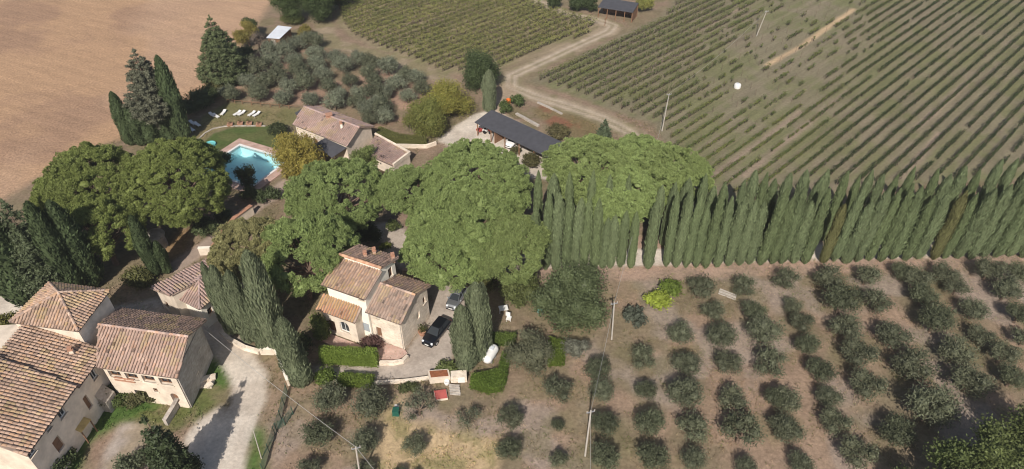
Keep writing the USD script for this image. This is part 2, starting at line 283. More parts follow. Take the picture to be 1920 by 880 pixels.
lay('gravel_lane', 1.7 - along(LANE, PTS), 0.35, GRV, True, 0.25)
lay('driveway', signed(world_poly([(700, 420), (745, 418), (775, 445), (790, 490), (830, 515), (900, 500), (1000, 480), (1010, 505), (935, 525), (893, 545), (888, 590), (850, 640), (846, 690), (806, 706), (710, 716), (600, 706), (585, 690), (690, 680), (757, 668), (800, 600), (812, 560), (760, 515), (720, 470)]), PTS), 0.35, DRV, True, 0.35)
road('gravel_lane', [(385, 595), (400, 625), (418, 645), (447, 675), (466, 715), (462, 755), (445, 800), (425, 860), (415, 940)], 1.9, GRV, 0.55, 0.5)
lay('gravel_lane', signed(world_poly([(415, 760), (380, 785), (350, 820), (340, 900), (440, 900), (450, 790)]), PTS), 0.6, GRV, True, 0.6)
lay('gravel_yard', signed(world_poly([(225, 800), (262, 790), (300, 812), (302, 850), (260, 900), (190, 900), (205, 840)]), PTS), 0.7, mixc(full(0.33, 0.285, 0.25), (0.27, 0.22, 0.16), smooth(n2, 0.4, 0.6)), True, 1.0)
road('gravel_lane', [(-60, 500), (0, 545), (35, 570), (0, 600), (-60, 620)], 2.0, GRV, 0.6)
road('garden_path', [(330, 500), (395, 455), (440, 415), (500, 375), (535, 345)], 1.3, mixc(full(0.36, 0.28, 0.225), (0.28, 0.22, 0.18), n2), 0.4, 0.4)
lay('driveway', signed(world_poly([(380, 590), (290, 560), (215, 575), (225, 590), (380, 600)]), PTS), 0.6, DRV, False, 0.5)
lay('', signed(world_poly([(300, 470), (330, 430), (365, 425), (350, 470), (320, 490)]), PTS), 0.6, full(0.24, 0.16, 0.085), False, 0.5)
# wheel ruts and wear on the unpaved ways
for px, h in ((T1, 0.62), ([(418, 645), (447, 675), (466, 715), (462, 755), (445, 800), (425, 860), (415, 940)], 0.7)):
    d = along(np.array([G(x, y)[:2] for x, y in px]), PTS); col = mixc(col, np.array((0.47, 0.40, 0.33)), 0.35 * np.exp(-((d - h) / 0.3) ** 2))
A_, B_ = G(450, 274)[:2], G(540, 301)[:2]; SIDE = np.array([-3.9, -7.4])
POOL = np.array([A_, B_, B_ + SIDE, A_ + SIDE])
pz = 0.10 * (fb(0.35, 51) - 0.5) + 0.05 * (fb(1.1, 52, 2) - 0.5)
pz[zone == ZONES.index('ploughed_field')] *= 2.2
ny, nx = GX.shape
idx = np.arange(ny * nx).reshape(ny, nx); q = np.c_[idx[:-1, :-1].ravel(), idx[:-1, 1:].ravel(), idx[1:, 1:].ravel(), idx[1:, :-1].ravel()]
qz = np.array([np.bincount(r, minlength=1).argmax() for r in zone[q]]) if False else zone[q[:, 0]]
keep = ~(signed(POOL, PTS)[q].max(1) > -0.45)
MATS = {'ploughed_field': 'field', 'vineyard_soil': 'rowsoil', 'gravel_lane': 'gravel', 'gravel_yard': 'gravel', 'driveway': 'gravel', 'dirt_track': 'gravel', 'garden_path': 'gravel'}
V3 = np.c_[PTS, pz]
gn = np.zeros_like(V3); gn[:, 2] = 1
dzx = np.gradient(pz.reshape(ny, nx), STEP, axis=1).ravel(); dzy = np.gradient(pz.reshape(ny, nx), STEP, axis=0).ravel()
gn = np.c_[-dzx, -dzy, np.ones(len(pz))]; gn /= np.linalg.norm(gn, axis=1, keepdims=True)
for k, name in enumerate(ZONES):
    qq = q[keep & (qz == k)]
    u, inv = np.unique(qq, return_inverse=True); qq = inv.reshape(qq.shape)
    v, c, nn = V3[u], col[u], gn[u]; f = np.vstack([qq[:, [0, 1, 2]], qq[:, [0, 2, 3]]])
    if name == 'ground':                                  # the same earth goes on to the horizon
        x0, x1, y0, y1, R = -150, 150, 24, 216, 3000
        ring = np.array([(-R, -R, 0), (R, -R, 0), (R, R, 0), (-R, R, 0), (x0, y0, 0), (x1, y0, 0), (x1, y1, 0), (x0, y1, 0)], float)
        rf = np.array([(0, 1, 5), (0, 5, 4), (1, 2, 6), (1, 6, 5), (2, 3, 7), (2, 7, 6), (3, 0, 4), (3, 4, 7)]) + len(v)
        v, c, nn, f = np.vstack([v, ring]), np.vstack([c, np.tile([0.19, 0.155, 0.1], (8, 1))]), np.vstack([nn, np.tile([0, 0, 1.0], (8, 1))]), np.vstack([f, rf])
    m = usdkit.mesh(stage, numbered('/World', name), (v, f), M[MATS.get(name, 'soil')])
    m.CreateNormalsAttr(Vt.Vec3fArray.FromNumpy(nn.astype(np.float32))); m.SetNormalsInterpolation('vertex')
    UsdGeom.PrimvarsAPI(m).CreatePrimvar('Col', Sdf.ValueTypeNames.Color3fArray, 'vertex').Set(Vt.Vec3fArray.FromNumpy(c.astype(np.float32)))
    tag(m.GetPrim(), kind='structure')

# ------------------------------------------------------------------ plants
def unit(a): return a / (np.linalg.norm(a, axis=-1, keepdims=True) + 1e-9)
def cards(mb, P, D, L, W, C, rng, N=None, loose=0.55):
    """Leaf sprays: one small diamond per point, long axis D, facing loosely along N where it is given."""
    n = len(P); D = unit(D); S = unit(np.cross(D, rng.normal(size=(n, 3)) if N is None else unit(N) + rng.normal(0, loose, (n, 3)))); L, W = np.broadcast_to(L, n)[:, None], np.broadcast_to(W, n)[:, None]
    v = np.stack([P - D * L / 2, P + S * W / 2, P + D * L / 2, P - S * W / 2], 1).reshape(-1, 3)
    i = np.arange(n)[:, None] * 4; f = np.vstack([i + [0, 1, 2], i + [0, 2, 3]])
    mb.add(v, f, np.repeat(np.broadcast_to(C, (n, 3)), 4, 0))
def shades(n, rng, base, dark=0.72, light=1.3, warm=0.0):
    """Colours of single sprays: the plant's own colour, some older and darker, some younger."""
    k = rng.uniform(dark, light, (n, 1)); c = np.asarray(base) * k
    if warm: w = rng.random((n, 1)) * warm; c = c * (1 - w) + np.array([0.30, 0.22, 0.05]) * w
    return c
ICO = trimesh.creation.icosphere(2)
def core(mb, c, r, rng, col, amp=0.25, seed=0):
    v = np.array(ICO.vertices); n = meshkit.fbm(v * 2.2 + np.asarray(c) * 0.7 + 9, 3, seed)[:, None]
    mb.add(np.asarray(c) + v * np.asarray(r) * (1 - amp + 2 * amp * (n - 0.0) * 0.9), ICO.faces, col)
def sphere_dirs(n, rng): return unit(rng.normal(size=(n, 3)))
def lobes_crown(mb, lobes, rng, base, dens, L, W, spread=0.6, up=0.25, warm=0.0, fill=0.78, jitter=0.16, dark=0.7, light=1.35):
    """A crown of leafy lobes; sprays lie on and near each lobe's skin, except deep inside a neighbour."""
    cs = np.array([l[0] for l in lobes]); rs = np.array([np.broadcast_to(l[1], 3) for l in lobes], float)
    for k, (c, r) in enumerate(zip(cs, rs)):
        area = 4 * math.pi * ((r[0] * r[1]) ** 1.6 / 3 + 2 * (r[0] * r[2]) ** 1.6 / 3) ** (1 / 1.6)
        n = max(12, int(area * dens)); d = sphere_dirs(n, rng); P = c + d * r * (1 + rng.normal(0, jitter, (n, 1)) - jitter * 0.5)
        deep = np.zeros(n, bool)
        for j in range(len(cs)):
            if j != k: deep |= (((P - cs[j]) / rs[j]) ** 2).sum(1) < 0.55
        P, d = P[~deep], d[~deep]; n = len(P)
        if n == 0: continue
        D = d * (spread * 0.5) + np.array([0, 0, up]) + rng.normal(0, 0.6, (n, 3))
        b = np.asarray(base) * rng.uniform(0.86, 1.16)
        cards(mb, P, D, rng.uniform(0.7, 1.3, n) * L, rng.uniform(0.7, 1.3, n) * W, shades(n, rng, b, dark, light, warm), rng, d + np.array([0, 0, 0.3]), 0.6)
        if fill: core(mb, c, r * fill, rng, b * 0.95, seed=k)
def limb(mb, p0, p1, r0, r1, rng, bend=0.25, seg=4):
    p0, p1 = np.asarray(p0, float), np.asarray(p1, float); pts = [p0 + (p1 - p0) * t for t in np.linspace(0, 1, seg + 1)]
    off = rng.normal(0, bend, (seg + 1, 3)) * np.array([1, 1, 0.3]); off[0] = off[-1] = 0
    pts = [p + o for p, o in zip(pts, off)]
    for a, b, ra, rb in zip(pts[:-1], pts[1:], np.linspace(r0, r1, seg + 1)[:-1], np.linspace(r0, r1, seg + 1)[1:]): mb.tube(a, b, ra, rb, 6)
    return pts

def umbrella_pine(base, top, R, color, seed, label, lean=(0, 0), depth=0.55, warm=0.0, gap=0.0):
    """Stone pine: bare leaning trunk, spreading limbs, a domed crown of rounded needle heads."""
    rng = np.random.default_rng(seed); t = thing('umbrella_pine', label, 'pine tree', base, 0)
    cz = top - R * depth; off = np.array([lean[0], lean[1], 0.0])
    tr, cr = MB(), MB(); fork = np.array([lean[0] * 0.7, lean[1] * 0.7, cz * 0.62])
    limb(tr, (0, 0, -0.3), fork, 0.34 + R * 0.02, 0.24, rng, 0.12)
    nl = int(R * R * (1.55 + 1.3 * depth)) + 10; heads = []; k = 0; tries = 0
    while len(heads) < nl and tries < 4000:
        tries += 1
        a, cz_ = rng.random() * 2 * math.pi, rng.uniform(-0.28, 1.0); wob = 1 + 0.08 * math.sin(a * 3 + seed) + 0.06 * math.sin(a * 5 + seed * 2)
        r = math.sqrt(1 - cz_ * cz_) if cz_ > 0 else 1 + cz_ * 0.35
        p = np.array([R * wob * r * math.cos(a), R * wob * r * math.sin(a), cz + R * depth * cz_ * rng.uniform(0.93, 1.04)]) * 1.0 + off
        if all(np.linalg.norm(p - h) > 0.09 * R + 0.36 for h in heads): heads.append(p)
    for h in heads:
        rh = rng.uniform(0.85, 1.25) * (0.80 + R * 0.06)
        if rng.random() < gap: continue
        n = 18; d = sphere_dirs(n * 2, rng); d = d[d @ unit((h - off - [0, 0, cz]) * np.array([1, 1, 1.6])) > -0.35][:n]
        pts = h + d * rh * np.array([1, 1, 0.8]) * rng.uniform(0.7, 1.0, (len(d), 1))
        hb = np.asarray(color) * rng.uniform(0.91, 1.10)
        if warm: hb = hb * (1 - warm * rng.random()) + np.array([0.22, 0.17, 0.06]) * warm * 0.6
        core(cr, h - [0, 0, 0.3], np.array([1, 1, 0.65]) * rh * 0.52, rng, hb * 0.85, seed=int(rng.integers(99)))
        for p in pts:
            rc = rng.uniform(0.30, 0.48); m = 70; dd = sphere_dirs(m, rng); dd[:, 2] = np.abs(dd[:, 2]) * 0.8 + dd[:, 2] * 0.2; cc = hb * rng.uniform(0.92, 1.09)
            cards(cr, p + dd * rc * rng.uniform(0.72, 1.0, (m, 1)), dd * 0.6 + np.array([0, 0, 0.6]) + rng.normal(0, 0.4, (m, 3)), rng.uniform(0.20, 0.34, m), rng.uniform(0.07, 0.13, m), shades(m, rng, cc, 0.80, 1.2), rng, dd + (p - h) * 0.5, 0.35)
        if rng.random() < 0.5: limb(tr, fork + rng.normal(0, 0.15, 3), h - [0, 0, 0.3], 0.13, 0.05, rng, 0.25, 4)
    tr.build(t, 'trunk', M['bark_red']); cr.build(t, 'crown', M['needle'])
    return t

def cypress_class(name, seed, H, R, color, n=2600, pointed=0.55):
    """Italian cypress of upright feathery sprays; H and R are its height and greatest radius."""
    rng = np.random.default_rng(seed); cls = kind_class(name); mb, tr = MB(), MB()
    def prof(t): return R * np.minimum(1, (t / 0.10) ** 0.6) * (1 - np.clip((t - 0.40) / 0.60, 0, 1) ** (2.5 + 1.5 * (1 - pointed))) ** 0.7
    nseg, na = 26, 14; tt = np.linspace(0.02, 0.985, nseg); aa = np.arange(na) * 2 * math.pi / na
    T, A = np.meshgrid(tt, aa, indexing='ij'); rr_ = prof(T) * (0.80 + 0.22 * (meshkit.noise(np.stack([np.cos(A) * 1.6 + seed, np.sin(A) * 1.6, T * 5], -1)) - 0.5) * 2)
    v = np.stack([rr_ * np.cos(A), rr_ * np.sin(A), T * H], -1).reshape(-1, 3); i = np.arange(nseg - 1)[:, None] * na; j = np.arange(na)[None]; f = np.stack([i + j, i + (j + 1) % na, i + na + (j + 1) % na, i + na + j], -1).reshape(-1, 4)
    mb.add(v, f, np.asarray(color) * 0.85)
    t = rng.random(n) ** 0.9; a = rng.random(n) * 2 * math.pi; r = prof(t) * (0.86 + 0.30 * (meshkit.noise(np.stack([np.cos(a) * 1.6 + seed, np.sin(a) * 1.6, t * 5], -1)) - 0.5) * 2 + rng.normal(0, 0.06, n))
    P = np.stack([r * np.cos(a), r * np.sin(a), t * H], -1); D = np.stack([np.cos(a) * 0.28, np.sin(a) * 0.28, np.ones(n)], -1) + rng.normal(0, 0.16, (n, 3))
    plume = 0.8 + 0.4 * meshkit.noise(np.stack([np.cos(a) * 2.5 + 3 * seed, np.sin(a) * 2.5, t * 3.5], -1))
    cards(mb, P, D, rng.uniform(0.35, 0.75, n) * np.clip(0.35 + r / R, 0.4, 1), rng.uniform(0.10, 0.20, n), shades(n, rng, color, 0.72, 1.25) * plume[:, None], rng, np.stack([np.cos(a), np.sin(a), 0 * a + 0.25], -1), 0.5)
    for k in range(10): cards(mb, np.array([[0, 0, H * (0.985 + 0.002 * k)]]) + rng.normal(0, 0.05, (1, 3)), np.array([[0, 0, 1.0]]) + rng.normal(0, .1, (1, 3)), 0.35, 0.12, np.asarray(color), rng)
    tr.tube((0, 0, -0.2), (0, 0, 0.9), 0.14, 0.12); tr.build(cls, 'trunk', M['bark']); mb.build(cls, 'crown', M['needle'])
    return cls, H
def olive_class(name, seed, R, H, color, lobes_n=7, dens=42, open_=0.0):
    rng = np.random.default_rng(seed); cls = kind_class(name); mb, tr = MB(), MB(); lobes = []
    for k in range(lobes_n):
        a = k * 2.4 + rng.random(); r = R * (0.18 if k == 0 else rng.uniform(0.40, 0.62) * (1 + open_)); s = R * rng.uniform(0.36, 0.54) * (1 - 0.35 * open_)
        c = np.array([r * math.cos(a), r * math.sin(a), H * rng.uniform(0.50, 0.74) + (0.2 * R if k == 0 else 0)]); lobes.append((c, (s, s, s * rng.uniform(0.75, 1.0))))
    fork = np.array([0, 0, H * 0.24]); limb(tr, (0, 0, -0.2), fork, 0.19, 0.15, rng, 0.05, 3)
    for c, s in lobes[1:]: limb(tr, fork, c - [0, 0, s[2] * 0.4], 0.09, 0.035, rng, 0.08, 3)
    lobes_crown(mb, lobes, rng, color, dens, 0.30, 0.095, 0.7, 0.35, fill=0.52 if open_ < 0.3 else 0.35, jitter=0.27, dark=0.6, light=1.55)
    tr.build(cls, 'trunk', M['bark']); mb.build(cls, 'crown', M['leaf'])
    return cls
def leafy(name, label, cat, center_px, z, r, color, seed, n=12, dens=34, L=0.30, W=0.17, warm=0.0, rz=None, trunk=True, up=0.25, fill=0.58, base_px=None, group=None, jitter=0.26, mat_='leaf', elong=None, size=(0.28, 0.48)):
    """A broad-leaved tree or bush whose crown is centred at a pixel and a height; its foot stands on the ground below."""
    rng = np.random.default_rng(seed); c = G(*center_px, z); t = thing(name, label, cat, (c[0], c[1], 0), 0, group); rz = r * 0.8 if rz is None else rz
    mb, tr = MB(), MB(); lobes = []; el = (1, 1, 0) if elong is None else elong
    for k in range(n):
        d = sphere_dirs(1, rng)[0]; d[2] = abs(d[2]) * 0.9 - 0.25 if not trunk else d[2]
        s = rng.uniform(*size); q_ = d * (1 - s) * (0.25 if k == 0 else rng.uniform(0.7, 1.18))
        x, y = q_[0] * r * el[0], q_[1] * r * el[1]; ca, sa = math.cos(el[2]), math.sin(el[2])
        cc = np.array([x * ca - y * sa, x * sa + y * ca, max(q_[2] * rz + z, s * min(r, rz) * 0.6)]); lobes.append((cc, (s * r, s * r, s * min(rz, r) * 1.05)))
    lobes_crown(mb, lobes, rng, color, dens, L, W, 0.7, up, warm=warm, fill=fill, jitter=jitter)
    if trunk:
        f = np.array([0, 0, max(0.5, z - rz * 0.7)]); limb(tr, (0, 0, -0.2), f, 0.10 + 0.03 * r, 0.09 + 0.02 * r, rng, 0.05, 3)
        for cc, s in lobes[:6]: limb(tr, f, cc, 0.06 + 0.012 * r, 0.03, rng, 0.1, 3)
    else: tr.tube((0, 0, -0.1), (0, 0, max(0.3, z * 0.7)), 0.06, 0.04)
    tr.build(t, 'trunk' if trunk else 'stem', M['bark']); mb.build(t, 'crown' if trunk else 'foliage', M[mat_])
    return t
def conifer(name, label, base, H, R, color, seed, cat='conifer tree', droop=-0.15, open_=0.0, low=0.08, dens=34):
    """A conifer: tiers of drooping branches, each ending in a lumpy fan of needle sprays."""
    rng = np.random.default_rng(seed); t = thing(name, label, cat, base, 0); mb, tr = MB(), MB(); lobes = []
    limb(tr, (0, 0, -0.2), (0, 0, H * 0.97), 0.20 + H * 0.008, 0.03, rng, 0.05, 6); z = H * low
    while z < H * 0.985:
        tt = (z / H - low) / (1 - low); rad = R * (1 - max(0, tt) ** 1.35) * min(1, 0.72 + tt * 1.8); nb = max(1, int(2 * math.pi * rad / 1.05)); a0 = rng.random() * 6.3
        for b in range(nb):
            if rng.random() < open_: continue
            a = a0 + (b + rng.uniform(-0.25, 0.25)) * 2 * math.pi / nb; ln = rad * rng.uniform(0.72, 1.08); e = np.array([math.cos(a) * ln, math.sin(a) * ln, z + droop * ln + rng.normal(0, 0.2)])
            tr.tube((0, 0, z), e, 0.05, 0.02, 4); s_ = rng.uniform(0.42, 0.72) * (1 - 0.4 * tt); lobes.append((e, (s_, s_, s_ * 0.62)))
            if ln > 1.2: lobes.append((e * np.array([.6, .6, 1]) + [0, 0, 0.15], (s_ * 1.1, s_ * 1.1, s_ * 0.6)))
        z += max(0.42, H * 0.052) * rng.uniform(0.85, 1.15)
    lobes.append((np.array([0, 0, H * 0.97]), (0.18, 0.18, 0.45)))
    lobes_crown(mb, lobes, rng, color, dens, 0.36, 0.15, 0.8, 0.15, fill=0.6 if open_ < 0.2 else 0.4, jitter=0.24)
    if open_ < 0.2: core(mb, (0, 0, H * 0.40), (R * 0.45, R * 0.45, H * 0.34), rng, np.asarray(color) * 0.9)
    tr.build(t, 'trunk', M['bark']); mb.build(t, 'crown', M['needle'])
    return t
def hedge(name, label, corners, h, color, seed, dens=95, cat='hedge', round_=0.35, warm=0.0, L=0.2, W=0.12, amp=0.16):
    """A clipped hedge over a ground outline: leafy skin on a filled body."""
    rng = np.random.default_rng(seed); poly = np.array([c[:2] for c in corners]); o = poly.mean(0); t = thing(name, label, cat, (o[0], o[1], 0)); mb = MB()
    pg = Polygon(poly - o); pg = pg if pg.is_valid else pg.buffer(0); inner = pg.buffer(-0.25); inner = inner if not inner.is_empty else pg.buffer(-0.05)
    body = trimesh.creation.extrude_polygon(inner, h - 0.22, engine='earcut'); mb.mesh(body, np.asarray(color) * 0.85)
    x0, y0, x1, y1 = pg.bounds; n = int(pg.area * dens); pts = rng.uniform((x0, y0), (x1, y1), (int(n * (x1 - x0) * (y1 - y0) / pg.area), 2)); poly0 = poly - o
    s = signed(poly0, pts); pts, s = pts[s > -0.02], s[s > -0.02]; zz = h - round_ * np.clip(1 - s / 0.5, 0, 1) ** 2 + rng.normal(0, 0.05, len(pts)) + (meshkit.fbm(np.c_[pts * 1.1, pts[:, :1] * 0], 3, seed) - 0.5) * amp * 2.2
    P = np.c_[pts, zz]; D = np.c_[rng.normal(0, 0.6, (len(P), 2)), np.full(len(P), 0.8)]
    ring = np.vstack([poly0, poly0[:1]]); ln = np.hypot(*np.diff(ring, axis=0).T); m = int(ln.sum() * h * dens * 0.8); e = rng.choice(len(ln), m, p=ln / ln.sum()); u = rng.random((m, 1))
    Q = ring[e] * (1 - u) + ring[e + 1] * u; nrm = unit(np.c_[(ring[e + 1] - ring[e])[:, 1], -(ring[e + 1] - ring[e])[:, 0]]); sg = np.sign(signed(poly0, Q - nrm * 0.05))[:, None]; nrm = nrm * sg
    zq = rng.random(m) ** 0.8 * (h - 0.05); Q = Q + nrm * rng.normal(-0.05 - 0.1 * (zq > h - 0.3), 0.10, m)[:, None]
    P = np.vstack([P, np.c_[Q, zq]]); D = np.vstack([D, np.c_[nrm, np.full(m, 0.5)] + rng.normal(0, 0.4, (m, 3))])
    n = len(P); blotch = 0.8 + 0.4 * meshkit.fbm(P * 0.9, 3, seed)
    cards(mb, P, D, rng.uniform(0.7, 1.3, n) * L, rng.uniform(0.7, 1.3, n) * W, shades(n, rng, color, 0.7, 1.3, warm) * blotch[:, None], rng)
    mb.build(t, 'foliage', M['leaf'])
    return t

# ------------------------------------------------------------------ buildings
PAL = {'warm': [(0.42, 0.295, 0.22), (0.38, 0.265, 0.205), (0.46, 0.34, 0.265), (0.34, 0.25, 0.205), (0.42, 0.265, 0.165), (0.22, 0.16, 0.13)],
       'pink': [(0.40, 0.285, 0.235), (0.36, 0.255, 0.215), (0.44, 0.325, 0.27), (0.32, 0.235, 0.205), (0.41, 0.255, 0.18)],
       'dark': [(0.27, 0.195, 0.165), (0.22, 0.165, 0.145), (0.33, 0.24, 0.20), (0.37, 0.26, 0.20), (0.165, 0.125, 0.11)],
       'grey': [(0.34, 0.265, 0.225), (0.28, 0.22, 0.19), (0.40, 0.315, 0.265), (0.42, 0.285, 0.215), (0.22, 0.175, 0.155)],
       'mauve': [(0.34, 0.255, 0.235), (0.30, 0.225, 0.21), (0.38, 0.285, 0.26), (0.36, 0.245, 0.21)],
       'rust': [(0.40, 0.215, 0.13), (0.36, 0.20, 0.13), (0.45, 0.27, 0.17), (0.31, 0.18, 0.12)]}
def roof_slope(t, P, pal, seed, col_w=0.36, course=0.42, thick=0.14, name='roof', gutter=True):
    """One slope of barrel tiles on a slab. P: corners, the first two along the eave (seen from outside, left to right), then up."""
    rng = np.random.default_rng(seed); P = [np.asarray(p, float) for p in P]; e0, e1 = P[0], P[1]; top = np.mean(P[2:], 0)
    u = unit(e1 - e0); n = unit(np.cross(e1 - e0, top - e0)); n = n if n[2] > 0 else -n; v = np.cross(n, u)
    uv = np.array([[(p - e0) @ u, (p - e0) @ v] for p in P]); pg = Polygon(uv); pg = pg if pg.is_valid else pg.convex_hull
    slab = trimesh.creation.extrude_polygon(pg, thick, engine='earcut'); sv = np.array(slab.vertices); sv = e0 + sv[:, :1] * u + sv[:, 1:2] * v + (sv[:, 2:] - thick) * n
    bed = MB(); bed.add(sv, slab.faces); r = bed.build(t, name, M['tile_bed'])
    x0, y0, x1, y1 = pg.bounds; cx = np.arange(x0 + col_w / 2, x1, col_w); cy = np.arange(y0 + course * 0.35, y1 + course * 0.2, course); X, Y = np.meshgrid(cx, cy); C = np.c_[X.ravel(), Y.ravel()]
    C = C[signed(uv, C) > 0.03]; k = len(C); ang = np.linspace(0, math.pi, 5); hw, hh = col_w * 0.40, col_w * 0.27
    prof = np.stack([-np.cos(ang) * hw, np.sin(ang) * hh], 1); vv = np.zeros((k, 10, 3)); L = course * 1.12
    jx, jl, tw = rng.normal(0, 0.018, k), rng.normal(0, 0.02, k), rng.normal(0, 0.035, k)
    for e, (yy, sc, lift) in enumerate(((-L / 2, 1.0, 0.05), (L / 2, 0.80, 0.0))):
        for q_ in range(5):
            vv[:, e * 5 + q_, 0] = C[:, 0] + jx + prof[q_, 0] * sc + tw * yy; vv[:, e * 5 + q_, 1] = C[:, 1] + yy + jl; vv[:, e * 5 + q_, 2] = prof[q_, 1] * sc + lift
    vv[..., 2] += 0.10 * meshkit.fbm(np.c_[C * 0.35, C[:, :1] * 0 + seed], 3, seed)[:, None]; W = e0 + vv[..., :1] * u + vv[..., 1:2] * v + vv[..., 2:] * n; f = np.array([[i, i + 1, i + 6, i + 5] for i in range(4)] + [[0, 4, 3, 1]]); F = (np.arange(k)[:, None, None] * 10 + f[None, :4]).reshape(-1, 4)
    pal_ = np.array(PAL[pal]); base = pal_[rng.choice(len(pal_), k, p=None)] * rng.uniform(0.82, 1.15, (k, 1)); mean = pal_.mean(0)
    base = (base * 0.58 + mean * 0.42) * np.array([1.02, 0.98, 0.93]); W0 = e0 + C[:, :1] * u + C[:, 1:] * v
    patch = meshkit.fbm(W0 * 0.45, 3, seed)[:, None]; base *= 0.75 + 0.5 * patch; lich = (meshkit.fbm(W0 * 0.8 + 7, 3, seed + 5) > 0.60)[:, None]; base = np.where(lich, base * 0.7 + np.array([0.12, 0.095, 0.035]), base)
    drk = (rng.random(k) < 0.02)[:, None]; base = np.where(drk, base * 0.5, base)
    tl = MB(); tl.add(W.reshape(-1, 3), F, np.repeat(base, 10, 0)); tl.build(r, 'roof_tiles', M['tile'], kind='stuff')
    if gutter: MB().tube(e0 - v * 0.07 - n * 0.02, e1 - v * 0.07 - n * 0.02, 0.065, n=6).build(r, 'gutter', M['gutter'])
    return r
def caps(r, a, b, pal, seed, w=0.16, name='ridge_cap'):
    """Ridge or hip tiles along a line, each its own short barrel, joined into one part."""
    rng = np.random.default_rng(seed); a, b = np.asarray(a, float), np.asarray(b, float); n = max(2, int(np.linalg.norm(b - a) / 0.42)); mb = MB(); pal_ = np.array(PAL[pal])
    for k in range(n):
        p, q_ = a + (b - a) * k / n, a + (b - a) * (k + 1.1) / n; mb.tube(p + [0, 0, 0.03], q_ + [0, 0, 0.0], w * 1.05, w * 0.9, 8, pal_[rng.integers(len(pal_))] * rng.uniform(0.9, 1.2))
    mb.build(r, name, M['tile'])
def hull(points): return m3.Manifold.hull_points(np.asarray(points, np.float64))
def obox(c, ux, w, d, h):
    """A box of width w along the level direction ux, depth d across it, height h, centred at c."""
    ux = np.array([ux[0], ux[1], 0.0]); ux /= np.linalg.norm(ux); uy = np.array([-ux[1], ux[0], 0]); c = np.asarray(c, float)
    return [c + sx * ux * w / 2 + sy * uy * d / 2 + np.array([0, 0, sz * h / 2]) for sx in (-1, 1) for sy in (-1, 1) for sz in (-1, 1)]
def on_wall(px, py, a, b):
    """Where the ray of a pixel meets the upright wall from a to b: (distance from a, height)."""
    d = G(px, py, 0) - np.array([0, 0, CAM_H]); a, b = np.asarray(a, float)[:2], np.asarray(b, float)[:2]; n = np.array([(b - a)[1], -(b - a)[0]])
    t = (n @ a) / (n @ d[:2]); p = np.array([0, 0, CAM_H]) + d * t
    return float((p[:2] - a) @ unit(b - a)), float(p[2])
class Body:
    """Walls as one solid with real openings cut into it."""
    def __init__(s, t, plan, solid_, wall_mat, name='wall'): s.t, s.plan, s.m, s.mat, s.name, s.parts = t, [np.asarray(p, float)[:2] for p in plan], solid_, wall_mat, name, []
    def opening(s, k, at_, z, w, h, kind='window', pane='glass', frame='wood', depth=0.28, arch=False):
        a, b = s.plan[k], s.plan[(k + 1) % len(s.plan)]; u = unit(b - a); n = np.array([u[1], -u[0]]); c2 = a + u * at_; c = np.array([c2[0], c2[1], z])
        s.m = s.m - hull(obox(c, u, w, 2 * depth, h))
        if arch:
            cyl = m3.Manifold.cylinder(2 * depth, w / 2, w / 2, 16).translate((0, 0, -depth)).rotate((90, 0, 0)).rotate((0, 0, math.degrees(math.atan2(u[1], u[0])))).translate(tuple(c + [0, 0, h / 2])); s.m = s.m - cyl
        s.parts.append((kind, c, u, n, w, h + (w / 2 if arch else 0), (w / 4 if arch else 0), pane, frame, depth))
    def at(s, k, px, py, w, h, **kw):
        d, z = on_wall(px, py, s.plan[k], s.plan[(k + 1) % len(s.plan)]); s.opening(k, d, z, w, h, **kw)
    def build(s):
        wall = MB().mesh(s.m).build(s.t, s.name, M[s.mat])
        for kind, c, u, n, w, h, up, pane, frame, depth in s.parts:
            if kind == 'void': continue
            u3, n3 = np.array([*u, 0]), np.array([*n, 0]); c = c + np.array([0, 0, up]); mb = MB(); inn = c - n3 * (depth - 0.10)
            if kind == 'window':
                for sx in (-1, 1): mb.mesh(hull(obox(inn + u3 * sx * (w / 2 - 0.04), u, 0.08, 0.08, h)))
                for sz in (-1, 1): mb.mesh(hull(obox(inn + np.array([0, 0, sz * (h / 2 - 0.04)]), u, w - 0.16, 0.078, 0.08)))
                mb.mesh(hull(obox(inn, u, 0.05, 0.07, h - 0.16))); o = mb.build(wall, 'window', M[frame])
                MB().mesh(hull(obox(c - n3 * (depth - 0.02), u, w - 0.01, 0.02, h - 0.01))).build(wall, 'window_pane', M[pane])
                MB().mesh(hull(obox(c + n3 * 0.04 - np.array([0, 0, h / 2 + 0.04]), u, w + 0.24, 0.18, 0.08))).build(wall, 'window_sill', M['stone'])
            else:
                MB().mesh(hull(obox(c - n3 * (depth - 0.05), u, w - 0.01, 0.06, h - 0.01))).build(wall, kind, M[pane])
        return wall
def chimney(t, p, h, w=0.5, mat_='plaster'):
    mb = MB(); mb.box((p[0], p[1], p[2] + h / 2 - 0.3), (w, w, h + 0.6), 0.3); c = mb.build(t, 'chimney', M[mat_])
    k = MB(); k.box((p[0], p[1], p[2] + h + 0.04), (w + 0.16, w + 0.16, 0.08), 0.3); k.box((p[0], p[1], p[2] + h + 0.22), (w * 0.7, w * 0.7, 0.26), 0.3); k.box((p[0], p[1], p[2] + h + 0.38), (w + 0.1, w + 0.1, 0.06), 0.3); k.build(c, 'chimney_cap', M['terracotta'])
def p3(p, z): return np.array([p[0], p[1], z])

